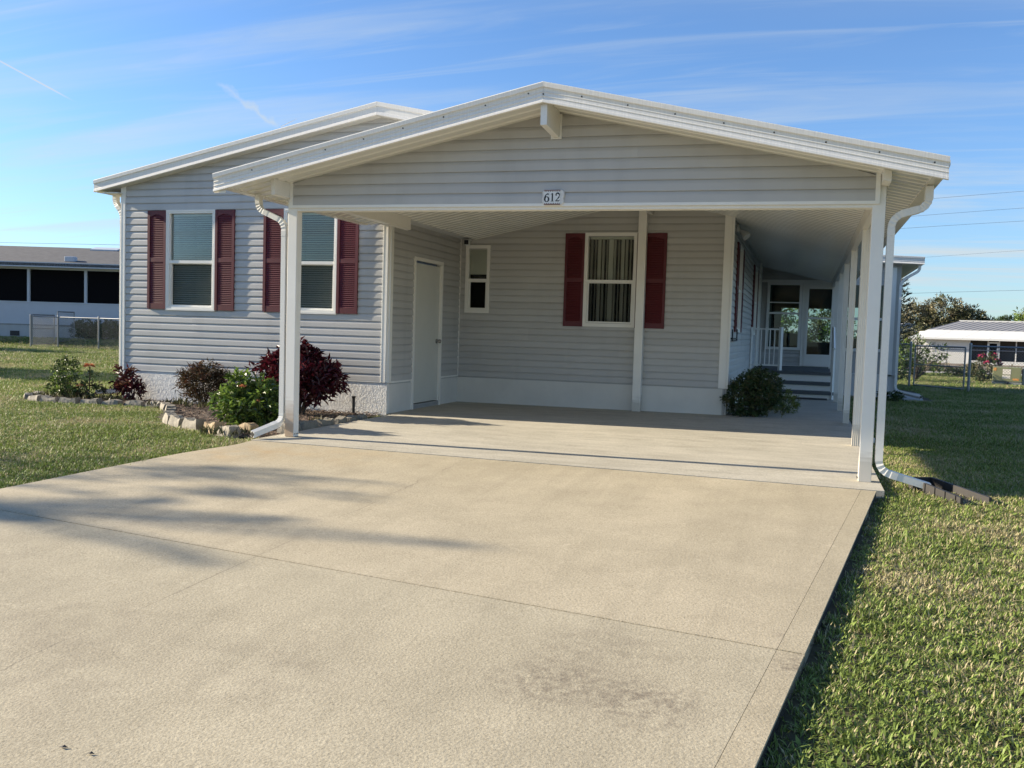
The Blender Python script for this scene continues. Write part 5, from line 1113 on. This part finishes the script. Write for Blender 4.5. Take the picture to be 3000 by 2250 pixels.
shrub('low_shrub', 'dark low shrub at the foot of the conifer by the sun room', 'shrub', gshrub(2640, 30), [((0, 0, .7), (.5, .4, .6)), ((-.2, 0, .4), (.5, .4, .4))], 1000, (.14, .05), 'leafdark', 4, m2='leafgreen')
# path slab beside the sun room
mb = MB(); c = [(6.92, 13.6), (7.35, 13.5), (7.6, 16.5), (6.92, 18.5)]; mb.hexa([(x, y, -.2) for x, y in c] + [(x, y, zl(x, y) + .02) for x, y in c]); mb.build('path_slab', 'path', kind='structure')
# overhead wires
for i, (a, b_) in enumerate((((2728, 582), (3000, 559.6)), ((2689, 632), (3000, 609)), ((2656, 668), (3000, 647)), ((2747, 751), (3000, 733)), ((2646, 859.6), (3000, 850)))):
    sl_ = (b_[1] - a[1]) / (b_[0] - a[0]); P = [cd(x, a[1] + sl_ * (x - a[0]) + .000012 * (x - 2850) ** 2, 62) for x in (1900, 2300, 2600, 2750, 2900, 3050, 3400)]
    mb = MB(); mb.tube(P, .009 if i != 3 else .006, 5); o = mb.build('power_line', 'wire'); o['label'] = ['topmost', 'second', 'third', 'fourth and faintest', 'lowest'][i] + ' overhead wire against the sky at right'; o['category'] = 'wire'; o['group'] = 'overhead wires'
P = [cd(x, 710.5 + x * .02, 70) for x in (-400, 0, 350, 900)]; mb = MB(); mb.tube(P, .012, 5); o = mb.build('power_line', 'wire'); o['label'] = 'thin overhead wire above the left neighbouring roof'; o['category'] = 'wire'

# ------------------------------------------------------------------ litter on the drive
for i, (px, py, l) in enumerate(((185, 2193, .016), (265, 2212, .013))):
    d = CF + (px - 1500) / 2700 * CR - (py - 1125) / 2700 * CU; k = 4.0
    for _ in range(30): p = CC + d * k; k += (p.z - zdrive(p.x, p.y)) / max(-d.z, .05) * .9
    p = CC + d * k; mb = MB(); mb.add([(p.x - l, p.y, p.z + .003), (p.x, p.y - l * .4, p.z + .006), (p.x + l, p.y + .004, p.z + .004), (p.x, p.y + l * .35, p.z + .010)], [(0, 1, 3), (1, 2, 3), (0, 3, 2), (0, 2, 1)]); o = mb.build('fallen_leaf', 'dark'); o['label'] = ['small dark leaf scrap, left of the pair on the near driveway', 'small dark leaf scrap, right of the pair on the near driveway'][i]; o['category'] = 'leaf'

# ------------------------------------------------------------------ grass
GC = bpy.data.collections.new('grass_tufts')
M['grass'] = mat('grass_blade', (.195, .25, .062), .55, island=.55, trans=.25, col2=(.13, .185, .036), vscale=.8, spec=.3)
def grass_mats():
    """blade colour drifts between green and straw over the lawn"""
    m = M['grass']; nt = m.node_tree; N = nt.nodes; L = nt.links
    oi = N.new('ShaderNodeObjectInfo'); nz = N.new('ShaderNodeTexNoise'); nz.inputs['Scale'].default_value = .9; nz.inputs['Detail'].default_value = 5; L.new(oi.outputs['Location'], nz.inputs['Vector'])
    r = N.new('ShaderNodeMapRange'); r.inputs[1].default_value = .46; r.inputs[2].default_value = .68; r.inputs[4].default_value = .75; L.new(nz.outputs[0], r.inputs[0])
    g = N.new('ShaderNodeNewGeometry'); th = N.new('ShaderNodeMath'); th.operation = 'LESS_THAN'; L.new(g.outputs['Random Per Island'], th.inputs[0])
    ad = N.new('ShaderNodeMath'); ad.operation = 'ADD'; ad.inputs[1].default_value = .17; L.new(r.outputs[0], ad.inputs[0]); L.new(ad.outputs[0], th.inputs[1])
    b = N['Principled BSDF']; src = b.inputs['Base Color'].links[0].from_socket
    x = N.new('ShaderNodeMix'); x.data_type = 'RGBA'; L.new(th.outputs[0], x.inputs[0]); L.new(src, x.inputs[6]); x.inputs[7].default_value = (.42, .37, .21, 1)
    L.new(x.outputs[2], b.inputs['Base Color'])
    t = [n for n in N if n.type == 'BSDF_TRANSLUCENT'][0]; L.new(x.outputs[2], t.inputs[0])
grass_mats()
def tuft(nb, ln, wd, spread, seed, l0=.0, l1=.75):
    random.seed(seed); mb = MB()
    for i in range(nb):
        a = ru(0, 6.28); r = spread * rnd() ** .5; p = Vector((math.cos(a) * r, math.sin(a) * r, -.006)); b = ru(0, 6.28); lean = ru(l0, l1); d = Vector((math.cos(b) * lean, math.sin(b) * lean, 1)).normalized(); l = ln * ru(.5, 1.2); w = wd * ru(.7, 1.2)
        sd = d.cross(Vector((0, 0, 1))); sd = sd.normalized() if sd.length > .01 else Vector((1, 0, 0)); m_ = p + d * l * .55; t_ = p + d * l + Vector((math.cos(b), math.sin(b), -.9)) * l * .14
        mb.add([p - sd * w * .4, p + sd * w * .4, m_ + sd * w * .5, t_, m_ - sd * w * .5], [(0, 1, 2, 4), (4, 2, 3)])
    me = bpy.data.meshes.new('grass_tuft'); me.from_pydata(mb.v, [], mb.f); me.materials.append(M['grass']); o = bpy.data.objects.new('grass_tuft', me); GC.objects.link(o)
for k in range(4): tuft(26, (.031, .026, .038, .022)[k], .0048, .050, 100 + k)
tuft(18, .055, .0034, .06, 110, 1.6, 3.2)
tuft(9, .038, .009, .05, 111, .6, 1.6)
def gn(density, smin, smax, seed):
    ng = bpy.data.node_groups.new('scatter_grass', 'GeometryNodeTree'); ng.interface.new_socket('Geometry', in_out='INPUT', socket_type='NodeSocketGeometry'); ng.interface.new_socket('Geometry', in_out='OUTPUT', socket_type='NodeSocketGeometry')
    N = ng.nodes; L = ng.links; gi = N.new('NodeGroupInput'); go = N.new('NodeGroupOutput'); dp = N.new('GeometryNodeDistributePointsOnFaces'); dp.inputs['Density'].default_value = density; dp.inputs['Seed'].default_value = seed
    ci = N.new('GeometryNodeCollectionInfo'); ci.inputs['Collection'].default_value = GC; ci.inputs['Separate Children'].default_value = True; ci.inputs['Reset Children'].default_value = True
    ip = N.new('GeometryNodeInstanceOnPoints'); ip.inputs['Pick Instance'].default_value = True
    rv = N.new('FunctionNodeRandomValue'); rv.data_type = 'FLOAT_VECTOR'; rv.inputs[0].default_value = (-.15, -.15, 0); rv.inputs[1].default_value = (.15, .15, 6.283)
    rs_ = N.new('FunctionNodeRandomValue'); rs_.data_type = 'FLOAT'; rs_.inputs[2].default_value = smin; rs_.inputs[3].default_value = smax
    L.new(gi.outputs[0], dp.inputs['Mesh']); L.new(dp.outputs['Points'], ip.inputs['Points']); L.new(ci.outputs[0], ip.inputs['Instance']); L.new(rv.outputs[0], ip.inputs['Rotation']); L.new(rs_.outputs[1], ip.inputs['Scale']); L.new(ip.outputs[0], go.inputs[0]); return ng
def grass(name, label, cells, density, smin, smax, seed):
    mb = MB()
    for c in cells: mb.add([(x, y, zl(x, y) + .001) for x, y in c], [(0, 1, 2, 3)])
    o = mb.build(name, 'grass', kind='stuff'); o['label'] = label; o['category'] = 'grass'; md = o.modifiers.new('scatter', 'NODES'); md.node_group = gn(density, smin, smax, seed); return o
def cells(x0, x1, y0, y1, st, ok):
    out = []; nx, ny = int(round((x1 - x0) / st)), int(round((y1 - y0) / st))
    for j in range(ny):
        for i in range(nx):
            a, b = x0 + i * st, y0 + j * st
            if ok(a + st / 2, b + st / 2): out.append([(a, b), (a + st, b), (a + st, b + st), (a, b + st)])
    return out
def infr(x, y, m=.9):
    q = Vector((x, y, zl(x, y))) - CC; d = q.dot(CF)
    if d < 1.2: return False
    return abs(q.dot(CR) / d) < 1500 / 2700 + m / max(d * .3, 1) and abs(q.dot(CU) / d) < 1125 / 2700 + m
def dep(x, y): return (Vector((x, y, zl(x, y))) - CC).dot(CF)
def rightok(x, y):
    if x > 6.86 and y > 13.4 and x < 7.6 and y < 18.6: return False
    return (x > redge(y) + .035 if y < -.4 else x > 5.54) and not (y > 14 and x < 6.95) and infr(x, y)
def leftok(x, y):
    if y < -.42: return x < ledge(y) - .03 and infr(x, y)
    return x < -.2 and not inpoly(x, y, BED) and not (x > -4.36 and y > 2.7) and not inpoly(x + .10, y + .10, BED) and infr(x, y)
near = 8.0
cr = cells(3.4, 16, -6.6, 26, .1, lambda x, y: rightok(x, y) and dep(x, y) < 5)
grass('lawn_grass', 'short coarse grass in the near right foreground beside the driveway', cr, 760, .55, 1.6, 1)
cr = cells(3.4, 16, -6.6, 26, .1, lambda x, y: rightok(x, y) and 5 <= dep(x, y) < 11)
grass('lawn_grass', 'short grass on the lawn beside the right carport posts', cr, 620, .6, 1.6, 2)
cr = cells(3.4, 26, -2, 40, .25, lambda x, y: rightok(x, y) and 11 <= dep(x, y) < 24)
grass('lawn_grass', 'shaded grass on the lawn toward the right fence', cr, 260, 1.4, 2.2, 3)
cr = cells(4, 30, 12, 50, .5, lambda x, y: rightok(x, y) and 24 <= dep(x, y) < 40)
grass('lawn_grass', 'sunlit grass beyond the right fence', cr, 80, 2.2, 3.2, 4)
cl_ = cells(-12, .1, -4.6, 8, .1, lambda x, y: leftok(x, y) and dep(x, y) < 12.5)
grass('lawn_grass', 'short sunlit grass between the driveway and the flower bed', cl_, 620, .6, 1.6, 5)
cl_ = cells(-26, 0, -4, 24, .25, lambda x, y: leftok(x, y) and 12.5 <= dep(x, y) < 22)
grass('lawn_grass', 'mown grass left of the house beyond the flower bed', cl_, 280, 1.4, 2.2, 6)
cl_ = cells(-46, -4, 2, 36, .5, lambda x, y: leftok(x, y) and 22 <= dep(x, y) < 38.9)
grass('lawn_grass', 'mown grass near the left neighbouring fence', cl_, 80, 2.2, 3.2, 7)
